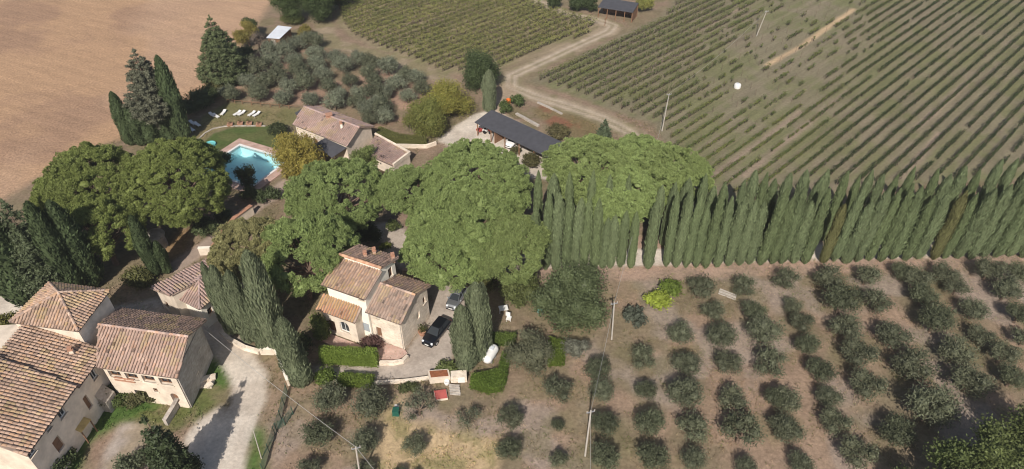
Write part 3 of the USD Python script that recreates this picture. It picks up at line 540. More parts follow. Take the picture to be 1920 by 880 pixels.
# --- barn wing with the loggia
t = thing('barn', 'stone barn with a pinkish tiled gable roof and a four-bay loggia beside the gravel lane', 'barn')
pl = [(-44.6, 48.5), (-36.1, 47.1), (-36.0, 54.6), (-45.8, 56.2)]
b = Body(t, pl, hull([p3(p, z) for p in pl for z in (-0.3, 5.72)] + [(-36.05, 50.8, 7.62), (-45.3, 52.5, 7.62)]), 'plaster')
for k, s in enumerate((1.15, 3.15, 5.15, 7.15)): b.opening(0, s, 4.45, 1.5, 1.1, kind='window', depth=0.45, frame='wood')
b.opening(0, 7.3, 1.35, 0.9, 1.2, kind='door', pane='wood', depth=0.5, arch=True); b.opening(0, 3.2, 1.1, 1.5, 1.9, kind='void', depth=1.2)
b.opening(0, 5.3, 2.6, 0.5, 0.6, depth=0.25); b.at(1, 370, 650, 0.65, 1.0); b.at(1, 367, 697, 0.5, 0.6)
w = b.build(); 
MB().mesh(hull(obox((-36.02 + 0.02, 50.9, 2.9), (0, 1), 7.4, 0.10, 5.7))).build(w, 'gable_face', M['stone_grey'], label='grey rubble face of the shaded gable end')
MB().mesh(hull(obox((-42.6, 48.13, 3.75), (8.5, -1.4), 2.4, 0.14, 0.55))).build(w, 'brick_parapet', M['terracotta'])
e0, e1, r0, r1, k0, k1 = (-45.0, 48.2, 5.9), (-35.55, 46.7, 5.9), (-45.9, 52.55, 7.9), (-35.3, 50.75, 7.9), (-46.4, 56.85, 5.9), (-35.3, 55.0, 5.9)
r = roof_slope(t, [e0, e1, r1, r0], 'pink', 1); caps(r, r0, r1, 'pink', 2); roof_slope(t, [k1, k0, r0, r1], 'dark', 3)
# --- farmhouse
t = thing('farmhouse', 'long farmhouse with two stepped tan tiled roofs and a shaded window wall facing the yard', 'farmhouse')
A = np.array([-0.975, 0.22]); f0, f1, f2 = np.array([-46.5, 37.3]), np.array([-45.75, 45.3]), np.array([-45.25, 50.3])
pl = [f0 + 16.4 * A, f0, f1, f1 + 16.4 * A]
b = Body(t, pl, hull([p3(p, z) for p in pl for z in (-0.3, 6.42)] + [p3(f0 + 8.2 * A, 8.95), p3(f1 + 8.2 * A, 8.95)]), 'plaster')
for px, py, ww, hh in ((115, 773, 0.95, 1.3), (90, 801, 0.7, 0.8), (57, 845, 0.95, 1.4)): b.at(1, px, py, ww, hh, frame='white')
b.at(1, 110, 833, 1.0, 1.8, kind='door', pane='wood'); b.build()
pl = [f1 + 16.4 * A, f1, f2, f2 + 16.4 * A]
b = Body(t, pl, hull([p3(p, z) for p in pl for z in (-0.3, 6.0)] + [p3(f1 + 8.2 * A, 8.5), p3(f2 + 8.2 * A, 8.5)]), 'plaster'); b.at(1, 176, 703, 0.8, 1.2, frame='white'); b.at(1, 163, 757, 1.0, 2.0, kind='door', pane='wood'); b.build()
o = -0.42 * A; d = np.array([0.12, 0.99])
r = roof_slope(t, [p3(f0 + o - 0.3 * d, 6.55), p3(f1 + o, 6.55), p3(f1 + 8.4 * A, 9.2), p3(f0 + 8.4 * A - 0.3 * d, 9.2)], 'warm', 4, 0.38, 0.44); roof_slope(t, [p3(f1 + 16.8 * A, 6.55), p3(f0 + 16.8 * A - 0.3 * d, 6.55), p3(f0 + 8.4 * A - 0.3 * d, 9.2), p3(f1 + 8.4 * A, 9.2)], 'warm', 5, 0.38, 0.44)
r = roof_slope(t, [p3(f1 + o + 0.02 * d, 6.14), p3(f2 + o + 0.2 * d, 6.14), p3(f2 + 8.4 * A + 0.2 * d, 8.76), p3(f1 + 8.4 * A + 0.02 * d, 8.76)], 'warm', 6, 0.38, 0.44)
chimney(t, G(137, 664, 6.8), 0.7, 0.38, 'plaster')
MB().mesh(hull([p3(f1 + z * np.array([0.12, .99]) - x * A, h) for z in (1.4, 3.0) for x, h in ((-0.1, 0), (-0.1, 2.9), (1.0, 0), (1.0, 1.8))])).build(t, 'porch', M['stone_grey'], label='small lean-to porch against the shaded wall')
# --- hip-roofed tower
t = thing('tower_house', 'square white tower with a pyramid tile roof rising behind the long farmhouse', 'tower')
c4 = [np.array(p) for p in ((-54.9, 51.9), (-46.75, 50.55), (-46.15, 56.75), (-53.7, 58.0))]; cen = np.mean(c4, 0); ins = [cen + (p - cen) * 0.92 for p in c4]
b = Body(t, ins, hull([p3(p, z) for p in ins for z in (-0.3, 8.86)]), 'plaster'); b.build(); ap = p3(cen + [0.3, 0.2], 10.9)
for k in range(4): roof_slope(t, [p3(c4[k], 9.0), p3(c4[(k + 1) % 4], 9.0), ap], 'warm', 10 + k)
r = t
for k in range(4): caps(t, p3(c4[k], 9.06), ap + [0, 0, 0.05], 'warm', 20 + k, 0.15, 'hip_cap')
# --- low house behind, with a hipped end
t = thing('courtyard_house', 'low cream house with mauve tiled roofs and a hipped end behind the barn', 'house')
cd, dd = unit(np.array([0.70, 0.714])), unit(np.array([0.80, -0.60])); q0 = G(281, 541, 3.5)[:2]
def loc(x, y): return q0 + cd * x + dd * y
pl = [loc(0.4, 0.4), loc(0.4, 5.2), loc(8.2, 5.2), loc(8.2, 0.4)]
b = Body(t, pl, hull([p3(loc(x, y), z) for x in (0.4, 8.2) for y, h in ((0.4, 3.45), (5.2, 5.15)) for z in (-0.3, h)]), 'plaster'); b.opening(0, 1.6, 1.5, 0.9, 1.2); b.build()
roof_slope(t, [p3(loc(8.6, 0), 3.5), p3(loc(0, 0), 3.5), p3(loc(0, 5.4), 5.4), p3(loc(8.6, 5.4), 5.4)], 'mauve', 30, 0.38)
h0 = G(321, 553, 3.9)[:2]; h1 = G(374, 580, 3.9)[:2]; wd = unit(h1 - h0); ln = np.linalg.norm(h1 - h0); sd = np.array([-wd[1], wd[0]]); apx = p3(h0 + wd * ln / 2 + sd * 2.8, 5.6); bk = p3(h0 + wd * ln / 2 + sd * 7.5, 5.6)
pl = [h0 + wd * 0.35 + sd * 0.35, h1 - wd * 0.35 + sd * 0.35, h1 - wd * 0.35 + sd * 7.4, h0 + wd * 0.35 + sd * 7.4]
b = Body(t, pl, hull([p3(p, z) for p in pl for z in (-0.3, 3.75)]), 'plaster_white'); b.opening(1, 1.0, 2.2, 0.7, 1.0); b.build()
r = roof_slope(t, [p3(h0, 3.9), p3(h1, 3.9), apx], 'mauve', 31); roof_slope(t, [p3(h1, 3.9), p3(h1 + sd * 7.5, 3.9), bk, apx], 'mauve', 32); roof_slope(t, [p3(h0 + sd * 7.5, 3.9), p3(h0, 3.9), apx, bk], 'mauve', 33)
caps(t, p3(h0, 3.96), apx, 'mauve', 34, 0.13, 'hip_cap'); caps(t, p3(h1, 3.96), apx, 'mauve', 35, 0.13, 'hip_cap'); caps(t, apx, bk, 'mauve', 36, 0.13)
# --- villa
t = thing('villa', 'cream stone villa with stepped tiled roofs and a small tower beside the gravel drive', 'villa')
O = np.array([-13.05, 55.6]); a_, b_ = unit(np.array([-0.912, 0.41])), unit(np.array([0.41, 0.912]))
def V(x, y): return O + a_ * x + b_ * y
pl = [V(4.5, 0), V(0, 0), V(0, 6.2), V(4.5, 6.2)]
b = Body(t, pl, hull([p3(p, z) for p in pl for z in (-0.3, 5.05)] + [p3(V(0, 3.1), 6.5), p3(V(4.5, 3.1), 6.5)]), 'stone')
b.at(0, 708, 595, 0.6, 0.75, frame='wood_pale'); b.at(0, 711, 623, 0.75, 1.7, kind='door', pane='wood'); b.at(1, 795, 563, 0.6, 1.0, pane='wood'); b.at(1, 784, 592, 0.7, 1.1, kind='blind_niche', pane='stone', depth=0.2); b.build()
r = roof_slope(t, [p3(V(4.6, -0.4), 5.12), p3(V(-0.35, -0.4), 5.12), p3(V(-0.35, 3.1), 6.75), p3(V(4.6, 3.1), 6.75)], 'grey', 40); caps(r, p3(V(4.5, 3.1), 6.8), p3(V(-0.35, 3.1), 6.8), 'warm', 41)
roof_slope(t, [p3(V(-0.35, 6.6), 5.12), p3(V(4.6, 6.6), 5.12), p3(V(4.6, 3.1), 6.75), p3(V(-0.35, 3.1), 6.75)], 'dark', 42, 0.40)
pl = [V(10.0, -0.05), V(4.55, -0.05), V(4.55, 3.4), V(10.0, 3.4)]
b = Body(t, pl, hull([p3(V(x, y), z) for x in (4.55, 10.0) for y, h in ((-0.05, 7.35), (3.4, 8.35)) for z in (-0.3, h)]), 'plaster_white'); b.at(0, 677, 557, 0.7, 1.05, frame='wood'); b.at(0, 687, 614, 0.9, 1.5, kind='shutter', pane='shutter', depth=0.12); b.build()
roof_slope(t, [p3(V(10.4, -0.5), 7.4), p3(V(4.2, -0.5), 7.4), p3(V(4.2, 3.4), 8.55), p3(V(10.4, 3.4), 8.55)], 'warm', 43)
pl = [V(9.6, 3.42), V(4.5, 3.42), V(4.5, 6.5), V(9.6, 6.5)]
b = Body(t, pl, hull([p3(V(x, y), z) for x in (4.5, 9.6) for y, h in ((3.42, 9.05), (6.5, 7.9)) for z in (-0.3, h)]), 'plaster_white'); b.at(1, 732, 511, 0.85, 1.5); b.build()
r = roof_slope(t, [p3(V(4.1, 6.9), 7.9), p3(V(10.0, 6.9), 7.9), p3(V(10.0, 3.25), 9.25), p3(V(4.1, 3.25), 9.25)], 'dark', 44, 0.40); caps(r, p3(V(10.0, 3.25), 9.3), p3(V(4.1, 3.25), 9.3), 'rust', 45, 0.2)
for px, py, zz in ((737, 478, 8.2), (702, 468, 8.4), (685, 474, 8.8)): chimney(t, G(px, py + 7, zz), 0.45, 0.36, 'brick_pale')
pl = [V(10.4, -1.4), V(5.6, -1.4), V(5.6, 0), V(10.4, 0)]
b = Body(t, pl, hull([p3(V(x, y), z) for x in (5.6, 10.4) for y, h in ((-1.4, 4.2), (-0.06, 5.0)) for z in (-0.3, h)]), 'plaster'); b.at(0, 647, 617, 1.3, 1.1, arch=True, frame='white'); b.opening(0, 1.0, 1.4, 1.2, 2.2, kind='door', pane='wood', depth=0.4); b.build()
roof_slope(t, [p3(V(10.9, -1.75), 4.2), p3(V(5.3, -1.75), 4.2), p3(V(5.3, -0.08), 5.2), p3(V(10.9, -0.08), 5.2)], 'rust', 46, 0.36)
mb = MB()
for x in (0.12, 4.35): mb.tube(p3(V(x, -0.07), 0), p3(V(x, -0.07), 5.0), 0.05, n=6)
mb.build(t, 'downpipe', M['wood_pale'])
mb = MB(); pv = [V(-0.6, -0.4), V(0.1, -2.6), V(4.0, -3.4), V(10.4, -3.0), V(10.6, -1.65), V(5.2, -1.65), V(5.2, -0.1), V(4.5, -0.06), V(-0.1, -0.06)]
pm = trimesh.creation.extrude_polygon(Polygon(pv).buffer(0), 0.16, engine='earcut'); mb.mesh(pm); tag(mb.build('/World', 'villa_terrace', M['paving']), 'pinkish brick terrace along the front of the villa', 'terrace')
# --- pool house
t = thing('pool_house', 'cream pool house with a mauve tiled gable roof beside the swimming pool', 'house')
FL, FR = G(548, 233, 3.6)[:2], G(651, 274, 3.6)[:2]; BR, BL = G(701, 238, 3.6)[:2], G(598, 200, 3.6)[:2]; cen = (FL + FR + BR + BL) / 4
pl = [cen + (p - cen) * 0.93 for p in (FL, FR, BR, BL)]; R0, R1 = p3((FL + BL) / 2, 5.3), p3((FR + BR) / 2, 5.3)
b = Body(t, pl, hull([p3(p, z) for p in pl for z in (-0.3, 3.45)] + [p3((pl[0] + pl[3]) / 2, 4.9), p3((pl[1] + pl[2]) / 2, 4.9)]), 'plaster')
for s in (2.0, 4.4, 6.6): b.opening(0, s, 1.2, 1.0, 2.0, kind='door', pane='wood')
b.build(); r = roof_slope(t, [p3(FL, 3.6), p3(FR, 3.6), R1, R0], 'mauve', 50); caps(r, R0, R1, 'mauve', 51); roof_slope(t, [p3(BR, 3.6), p3(BL, 3.6), R0, R1], 'mauve', 52)
chimney(t, G(618, 222, 4.9), 0.4, 1.0, 'brick_pale'); chimney(t, G(640, 236, 5.2), 0.4, 0.35, 'plaster_white')
def sheet_roof(t, P, mat_, thick=0.1, name='roof'):
    P = np.array(P, float); MB().mesh(hull(np.vstack([P, P - [0, 0, thick]]))).build(t, name, M[mat_])
def posts(t, pts, h, r=0.08, mat_='wood', name='post'):
    for p in pts: MB().box((p[0], p[1], h / 2 - 0.1), (2 * r, 2 * r, h + 0.2)).build(t, name, M[mat_])
t = thing('dark_canopy', 'dark slate lean-to canopy on the front of the pool house', 'canopy')
cp = [G(590, 270, 2.6), G(622, 296, 2.5), G(650, 277, 3.1), G(609, 259, 3.2)]; sheet_roof(t, cp, 'slate'); posts(t, [cp[0] * .96 + cp[2] * .04, cp[1] * .94 + cp[3] * .06, (cp[0] + cp[1]) / 2], 2.45)
t = thing('dark_canopy', 'dark slate lean-to at the far left end of the pool house', 'canopy')
cp = [G(553, 212, 2.7), G(560, 222, 2.7), G(598, 206, 3.2), G(577, 197, 3.0)]; sheet_roof(t, cp, 'slate'); posts(t, [cp[0] * .95 + cp[2] * .05, cp[1] * .95 + cp[3] * .05], 2.6)
def low_wall(t, pts, h, w, mat_, name='wall', z=-0.2, cap=None, capmat='plaster_white'):
    pts = [np.asarray(p, float)[:2] for p in pts]
    pg = LineString(pts).buffer(w / 2, cap_style='flat', join_style='mitre'); m = trimesh.creation.extrude_polygon(pg, h - z, engine='earcut'); m.apply_translation((0, 0, z)); q_ = MB().mesh(m).build(t, name, M[mat_])
    if cap:
        pg = LineString(pts).buffer(w / 2 + cap, cap_style='flat', join_style='mitre'); m = trimesh.creation.extrude_polygon(pg, 0.07, engine='earcut'); m.apply_translation((0, 0, h)); MB().mesh(m).build(q_, 'coping', M[capmat])
    return q_
t = thing('annex', 'low annex with a flat brown tiled roof and pale parapet right of the pool house', 'annex')
tp = [G(686, 290, 1.8), G(738, 313, 1.8), G(768, 290, 1.8), G(704, 255, 1.8)]; MB().mesh(hull(np.vstack([np.array(tp), np.array(tp) * [1, 1, 0] - [0, 0, 0.2]]))).build(t, 'wall', M['plaster'])
roof_slope(t, [tp[0] + [0, 0, .12], tp[1] + [0, 0, .12], tp[2] + [0, 0, .3], tp[3] + [0, 0, .3]], 'mauve', 55)
low_wall(t, [tp[3] * 1.0, tp[2] * 1.0, tp[1] * 1.0], 2.32, 0.26, 'plaster', 'parapet', 1.7, cap=0.04, capmat='stone')
# --- carport and sheds
t = thing('carport', 'long dark-roofed open carport beside the gravel yard', 'carport')
FLc = G(890, 229, 2.7); ax, bx = np.array([12.5, -11.1, 0]), np.array([2.9, 3.2, 0])
sheet_roof(t, [FLc, FLc + ax, FLc + ax + bx + [0, 0, 0.6], FLc + bx + [0, 0, 0.6]], 'slate', 0.16)
for k in range(6): posts(t, [(FLc + ax * (0.02 + 0.192 * k) + bx * 0.07)], 2.6, 0.09)
low_wall(t, [FLc + bx * 0.95 + ax * 0.01, FLc + bx * 0.95 + ax * 0.99], 2.9, 0.18, 'wood', 'back_wall')
MB().mesh(hull(np.array([p3((FLc + ax * 0.255 + bx * y)[:2], z) for y in (0.08, 0.9) for z in (0, 2.6)] + [p3((FLc + ax * 0.265 + bx * y)[:2], z) for y in (0.08, 0.9) for z in (0, 2.6)]))).build(t, 'partition', M['wood'])
t = thing('open_shed', 'dark-roofed open shed at the top edge of the vineyards', 'shed')
S0 = G(1121, 13, 2.6); ax, bx = np.array([7.6, -3.2, 0]), np.array([1.9, 4.2, 0]); sheet_roof(t, [S0, S0 + ax, S0 + ax + bx + [0, 0, .5], S0 + bx + [0, 0, .5]], 'slate', 0.14); posts(t, [S0 + ax * q_ + bx * 0.06 for q_ in (0.02, 0.27, 0.52, 0.77, 0.98)], 2.5)
low_wall(t, [S0 + bx * 0.95, S0 + bx * 0.95 + ax], 2.7, 0.15, 'wood', 'back_wall'); low_wall(t, [S0 + ax * .98 + bx * .1, S0 + ax * .98 + bx * .93], 2.5, 0.15, 'wood', 'side_wall')
t = thing('garden_shed', 'small shed with a pale sheet roof above the upper olive grove', 'shed')
W4 = [G(499, 71, 2.4), G(524, 73, 2.4), G(547, 51, 2.8), G(521, 48, 2.8)]; sheet_roof(t, W4, 'zinc_roof', 0.08); cen = np.mean(W4, 0); pl = [(cen + (p - cen) * 0.88)[:2] for p in W4]
b = Body(t, pl, hull([p3(p, z) for p in pl for z in (-0.2, 2.32)]), 'wood'); b.opening(0, 1.1, 1.0, 0.9, 1.9, kind='door', pane='wood_pale', depth=0.1); b.build()
t = thing('stone_hut', 'small round stone hut with a dark doorway under the umbrella pines', 'hut'); c = G(297, 462)
cyl = m3.Manifold.cylinder(2.0, 1.35, 1.25, 18) - hull(obox((0.5, -1.1, 0.75), (1, 0.3), 0.8, 1.6, 1.5)); rot = MB().mesh(cyl.translate(tuple(c))).build(t, 'wall', M['stone_grey']); dome = m3.Manifold.sphere(1.5, 24).scale((1, 1, 0.45)).translate(tuple(c + [0, 0, 1.95])) - m3.Manifold.cube((4, 4, 2), True).translate(tuple(c + [0, 0, 1.0])); MB().mesh(dome).build(t, 'roof', M['stone_grey'])

# --- walls, boxes and covers round the villa and along the lane
def wall_thing(name, label, pts, h, w, mat_, cap=None, capmat='plaster_white'):
    t = thing(name, label, 'wall'); low_wall(t, [G(*p)[:2] for p in pts], h, w, mat_, 'masonry', cap=cap, capmat=capmat); return t
wall_thing('garden_wall', 'pale-topped stone wall running from the barn corner into the grassy yard', [(340, 752), (327, 775), (313, 798)], 0.95, 0.38, 'stone_grey', 0.05, 'stone_grey')
wall_thing('retaining_wall', 'long curved brick retaining wall between the drive and the olive trees', [(600, 712), (650, 722), (709, 720), (760, 717), (806, 711)], 0.35, 0.3, 'stone', 0.03, 'stone')
wall_thing('terrace_wall', 'short curved terrace wall beside the clipped villa hedge', [(712, 684), (738, 684), (756, 681), (765, 672)], 0.5, 0.3, 'stone', 0.05, 'stone')
wall_thing('lane_wall', 'cream wall at the bend of the gravel lane beside the front cypresses', [(490, 664), (521, 664), (530, 690), (543, 724)], 1.1, 0.35, 'plaster', 0.05)
wall_thing('lane_wall', 'rough low stone edging along the lane under the front cypresses', [(416, 625), (432, 640), (460, 655), (488, 663)], 0.5, 0.5, 'stone')
wall_thing('courtyard_wall', 'courtyard wall capped with orange tiles beside the dry olive-coloured pine', [(405, 480), (424, 450), (445, 425), (476, 402)], 1.7, 0.4, 'plaster', 0.12, 'terracotta')
wall_thing('courtyard_wall', 'low white wall at the back of the low cream courtyard house', [(376, 478), (403, 477), (418, 484)], 1.3, 0.3, 'plaster', 0.05)
wall_thing('stone_kerb', 'dry stone edge between the red-brown grass and the dirt track', [(1008, 193), (1030, 203), (1054, 215)], 0.22, 0.4, 'stone_grey')
wall_thing('stone_kerb', 'pale dry stone edge behind the long carport', [(968, 215), (985, 224), (1010, 238)], 0.35, 0.5, 'stone_grey')
wall_thing('yard_wall', 'low white wall between the brown-roofed annex and the gravel yard', [(745, 277), (800, 278), (818, 272)], 0.6, 0.3, 'plaster', 0.05, 'stone')
wall_thing('back_wall', 'low brown wall in shade behind the low wing of the villa', [(757, 515), (778, 521), (799, 530)], 1.1, 0.5, 'brick_pale')
t = thing('planter_box', 'pale masonry box with a rust-brown cover beside the drive', 'planter'); c4 = [G(*p) for p in ((806, 720), (845, 716), (842, 701), (803, 704))]; cen = np.mean(c4, 0)
MB().mesh(hull(np.vstack([np.array(c4) + [0, 0, 0.9], np.array(c4) - [0, 0, 0.2]]))).build(t, 'wall', M['plaster']); top = np.array([cen + (p - cen) * np.array([0.84, 0.72, 1]) for p in c4]); MB().mesh(hull(np.vstack([top + [0, 0, 0.96], top + [0, 0, 0.86]]))).build(t, 'cover', M['rust'])
t = thing('gate_pillar', 'low stone utility block with a white cabinet door below the clipped cypresses', 'utility block'); c4 = [G(*p) for p in ((846, 719), (876, 717), (875, 704), (846, 706))]
MB().mesh(hull(np.vstack([np.array(c4) + [0, 0, 1.0], np.array(c4) - [0, 0, 0.2]]))).build(t, 'masonry', M['stone']); f = (c4[0] * .35 + c4[1] * .65); MB().mesh(hull(obox(f + [0, -0.03, 0.5], (c4[1] - c4[0])[:2], 0.8, 0.06, 0.9))).build(t, 'cabinet_door', M['white'])
t = thing('step_ramp', 'short flight of stone steps below the utility block', 'steps')
for k in range(4): MB().box(G(852 + k * 0.6, 727 + k * 4, 0.0) + [0, 0, 0.32 - 0.09 * k], (1.2, 0.36, 0.16 + 0.001 * k), -0.1).build(t, 'step', M['stone_grey'])
t = thing('white_pot', 'small white plaster pot at the corner of the rust-covered box', 'pot'); c = G(838, 720); k = trimesh.creation.revolve(np.array([(0, 0), (0.26, 0), (0.34, 0.3), (0.30, 0.5), (0.24, 0.5), (0.22, 0.42), (0, 0.4)]), sections=16); k.apply_translation(c); MB().mesh(k).build(t, 'body', M['white'])
t = thing('red_hatch', 'red-topped rectangular hatch among the olives below the drive', 'hatch'); c4 = np.array([G(*p) for p in ((817, 753), (840, 750), (837, 733), (813, 736))]); MB().mesh(hull(np.vstack([c4 + [0, 0, 0.3], c4 - [0, 0, 0.1]]))).build(t, 'frame', M['plaster']); cen = c4.mean(0); c5 = cen + (c4 - cen) * 0.94; MB().mesh(hull(np.vstack([c5 + [0, 0, 0.36], c5 + [0, 0, 0.25]]))).build(t, 'lid', M['red'])
t = thing('compost_bin', 'dark green square bin on the dry straw patch', 'bin'); c = G(743, 776); mb = MB().mesh(hull([c + np.array(p) for p in ((-.4, -.4, 0), (.4, -.4, 0), (.4, .4, 0), (-.4, .4, 0), (-.33, -.33, .7), (.33, -.33, .7), (.33, .33, .7), (-.33, .33, .7))])); mb.build(t, 'body', M['green_mat']); MB().box(c + [0, 0, 0.735], (0.72, 0.72, 0.06)).build(t, 'lid', M['green_mat'])
t = thing('water_meter', 'little white box with a dark cap beside the green bin', 'box'); c = G(744, 764); MB().box(c + [0, 0, 0.16], (0.45, 0.3, 0.34)).build(t, 'body', M['white']); MB().box(c + [0.15, 0.1, 0.38], (0.2, 0.2, 0.09)).build(t, 'cap', M['slate'])
t = thing('well_cover', 'pale stone slab pile on the grass beside the barn gable', 'slab'); c = G(388, 722); rng = np.random.default_rng(4)
for k, (x, y, s) in enumerate(((0, 0, 1.5), (0.2, 0.9, 1.1), (-0.4, 0.5, 1.0), (0.5, -0.4, 0.8))): MB().box(c + [x, y, 0.12 + 0.13 * k], (s, s * 0.7, 0.22), 0.3 * k).build(t, 'slab', M['stone'])
t = thing('yellow_awning', 'small mustard-yellow canopy over the farmhouse door in the yard', 'canopy'); Y4 = [q_ + np.array([0.55, 0, 0]) for q_ in (G(125, 803, 2.45), G(142, 811, 2.15), G(161, 786, 2.15), G(141, 780, 2.45))]; sheet_roof(t, Y4, 'yellow', 0.08); posts(t, [Y4[1] * .93 + Y4[3] * .07, Y4[2] * .93 + Y4[0] * .07], 2.05, 0.05)
# --- swimming pool
t = thing('swimming_pool', 'turquoise swimming pool with white coping and a pink paved surround', 'pool')
pp = Polygon(POOL); rim = pp.buffer(0.38, join_style='mitre').difference(pp); deck = pp.buffer(1.75, join_style='mitre').difference(pp.buffer(0.38, join_style='mitre'))
def ext(pg, z0, z1):
    m = trimesh.creation.extrude_polygon(pg, z1 - z0, engine='earcut'); m.apply_translation((0, 0, z0)); return m
MB().mesh(ext(deck, -0.2, 0.14)).build(t, 'paving', M['paving']); MB().mesh(ext(rim, -0.3, 0.17)).build(t, 'coping', M['white'])
mb = MB(); mb.mesh(ext(pp.buffer(0.2, join_style='mitre').difference(pp), -1.6, 0.10)); mb.mesh(ext(pp.buffer(0.2, join_style='mitre'), -1.8, -1.6)); mb.build(t, 'basin', M['pool_tile']); MB().add(np.c_[POOL, np.full(4, -0.06)], [[0, 3, 2, 1]]).build(t, 'water', M['water'])
# --- lounger
lc = kind_class('sun_lounger_kind'); mb = MB()
for x in (-0.3, 0.3): mb.box((x, -0.2, 0.28), (0.05, 1.4, 0.05))
for x in (-0.28, 0.28):
    for y in (-0.8, 0.4): mb.box((x, y, 0.13), (0.05, 0.05, 0.27))
mb.build(lc, 'frame', M['white']); k = MB(); k.box((0, -0.2, 0.34), (0.66, 1.4, 0.08)); k.mesh(hull([(x, y, z) for x in (-.33, .33) for y, z in ((0.5, 0.30), (0.5, 0.38), (1.05, 0.52), (1.05, 0.60))])); k.build(lc, 'mattress', M['white'])
LG = [(445, 215, 'left lounger of the left pair on the dry lawn'), (453, 215, 'right lounger of the left pair on the dry lawn'), (472, 216, 'left lounger of the right pair on the dry lawn'), (481, 217, 'right lounger of the right pair nearest the pool house'), (419, 214, 'single upright lounger at the edge of the cypress shadow'),
      (399, 218, 'upper lounger lying across the tall cypress shadow'), (406, 220, 'lower lounger lying across the tall cypress shadow'), (362, 233, 'upper lounger of the pair in shade beside the dark hedge'), (371, 236, 'lower lounger of the pair in shade beside the dark hedge'), (360, 245, 'last lounger half hidden in shade above the big umbrella pine')]
for k, (x, y, l) in enumerate(LG): copy_of(lc, 'sun_lounger', 'white sun lounger, ' + l, 'sun lounger', G(x, y), (-30, -30, -30, -30, -8, 50, 50, 50, 50, 50)[k], 'white sun loungers above the lawn', 0.85)
pc = kind_class('terracotta_planter_kind'); MB().mesh(hull([(x * s, y * s, z) for x in (-1, 1) for y in (-1, 1) for s, z in ((0.38, 0), (0.5, 0.42))])).build(pc, 'pot', M['terracotta']); rng = np.random.default_rng(8); mb = MB(); cards(mb, rng.normal(0, 0.18, (60, 3)) + [0, 0, 0.55], rng.normal(0, 1, (60, 3)), 0.2, 0.08, shades(60, rng, (0.13, 0.09, 0.05)), rng); mb.build(pc, 'plant', M['leaf'], kind='stuff')
for k, (x, y) in enumerate(((432, 236), (451, 234), (468, 234), (486, 236))): copy_of(pc, 'planter', f'square terracotta planter on the lawn edge, {ordinal(k + 1)} of four from the left', 'planter', G(x, y), 10, 'terracotta planters along the curved lawn edge')
t = wall_thing('lawn_edging', 'curved pale stone edging around the green lawn', [(372, 262), (385, 250), (400, 242), (420, 238), (450, 236.5), (498, 237)], 0.14, 0.28, 'stone_grey')
t = thing('paddling_pool', 'small round turquoise paddling pool on the lawn left of the swimming pool', 'paddling pool'); c = G(395, 272); k = trimesh.creation.revolve(np.array([(0, 0.12), (0.75, 0.12), (0.8, 0.3), (0.92, 0.3), (0.95, 0), (0, 0)]), sections=24); k.apply_translation(c); MB().mesh(k).build(t, 'ring', M['turquoise'])
t = thing('rail_fence', 'low wooden rail fence between the dry lawn and the upper olive grove', 'fence'); fp = [G(x, y) for x, y in ((427, 193), (455, 196), (490, 200), (525, 203), (560, 206))]
for p in [fp[i] + (fp[i + 1] - fp[i]) * s for i in range(4) for s in (0, .5)]: MB().box(p + [0, 0, 0.4], (0.1, 0.1, 0.9)).build(t, 'post', M['wood'])
for i in range(4): MB().tube(fp[i] + [0, 0, 0.72], fp[i + 1] + [0, 0, 0.72], 0.045, n=5).build(t, 'rail', M['wood'])
# --- mesh fence along the lane
def mesh_fence(label, pts, h=1.4):
    t = thing('mesh_fence', label, 'fence'); pts = [np.asarray(p, float) for p in pts]
    for k, (a, b2) in enumerate(zip(pts[:-1], pts[1:])):
        L = np.linalg.norm(b2 - a); mb = MB(); n = int(L / 0.12)
        for i in range(n): p = a + (b2 - a) * (i + .5) / n; mb.tube(p + [0, 0, 0.05], p + [0, 0, h], 0.010, n=3)
        for z in np.linspace(0.06, h, 13): mb.tube(a + [0, 0, z], b2 + [0, 0, z], 0.010, n=3)
        mb.build(t, 'net', M['green_wire'])
    for p in pts: MB().tube(p + [0, 0, -0.1], p + [0, 0, h + 0.12], 0.045, n=6).build(t, 'post', M['green_wire'])
mesh_fence('green wire mesh fence running between the gravel lane and the lower olives', [G(x, y) for x, y in ((539, 735), (533, 760), (527, 785), (516, 815), (505, 848), (494, 885))])
mesh_fence('open green mesh gate standing out from the lane fence', [G(x, y) for x, y in ((519, 808), (535, 798), (550, 777))], 1.3)
# --- gas tank
t = thing('gas_tank', 'white horizontal gas tank lying between the clipped hedges', 'tank'); g0, g1 = G(911, 688), G(929, 660); d = unit(g1 - g0)
cap = m3.Manifold.batch_hull([m3.Manifold.sphere(0.62, 24).translate(tuple(p + [0, 0, 1.0])) for p in (g0 + d * 0.5, g1 - d * 0.5)]); MB().mesh(cap).build(t, 'tank', M['white'], smooth=True); MB().box((g1 - d * 0.9) + [0, 0, 1.66], (0.5, 0.5, 0.2), math.atan2(d[1], d[0])).build(t, 'valve_cover', M['zinc_roof'])
for p in (g0 + d * .8, g1 - d * .8): MB().box(p + [0, 0, 0.2], (0.9, 0.25, 0.5), math.atan2(d[1], d[0]) + 1.57).build(t, 'foot', M['metal'])
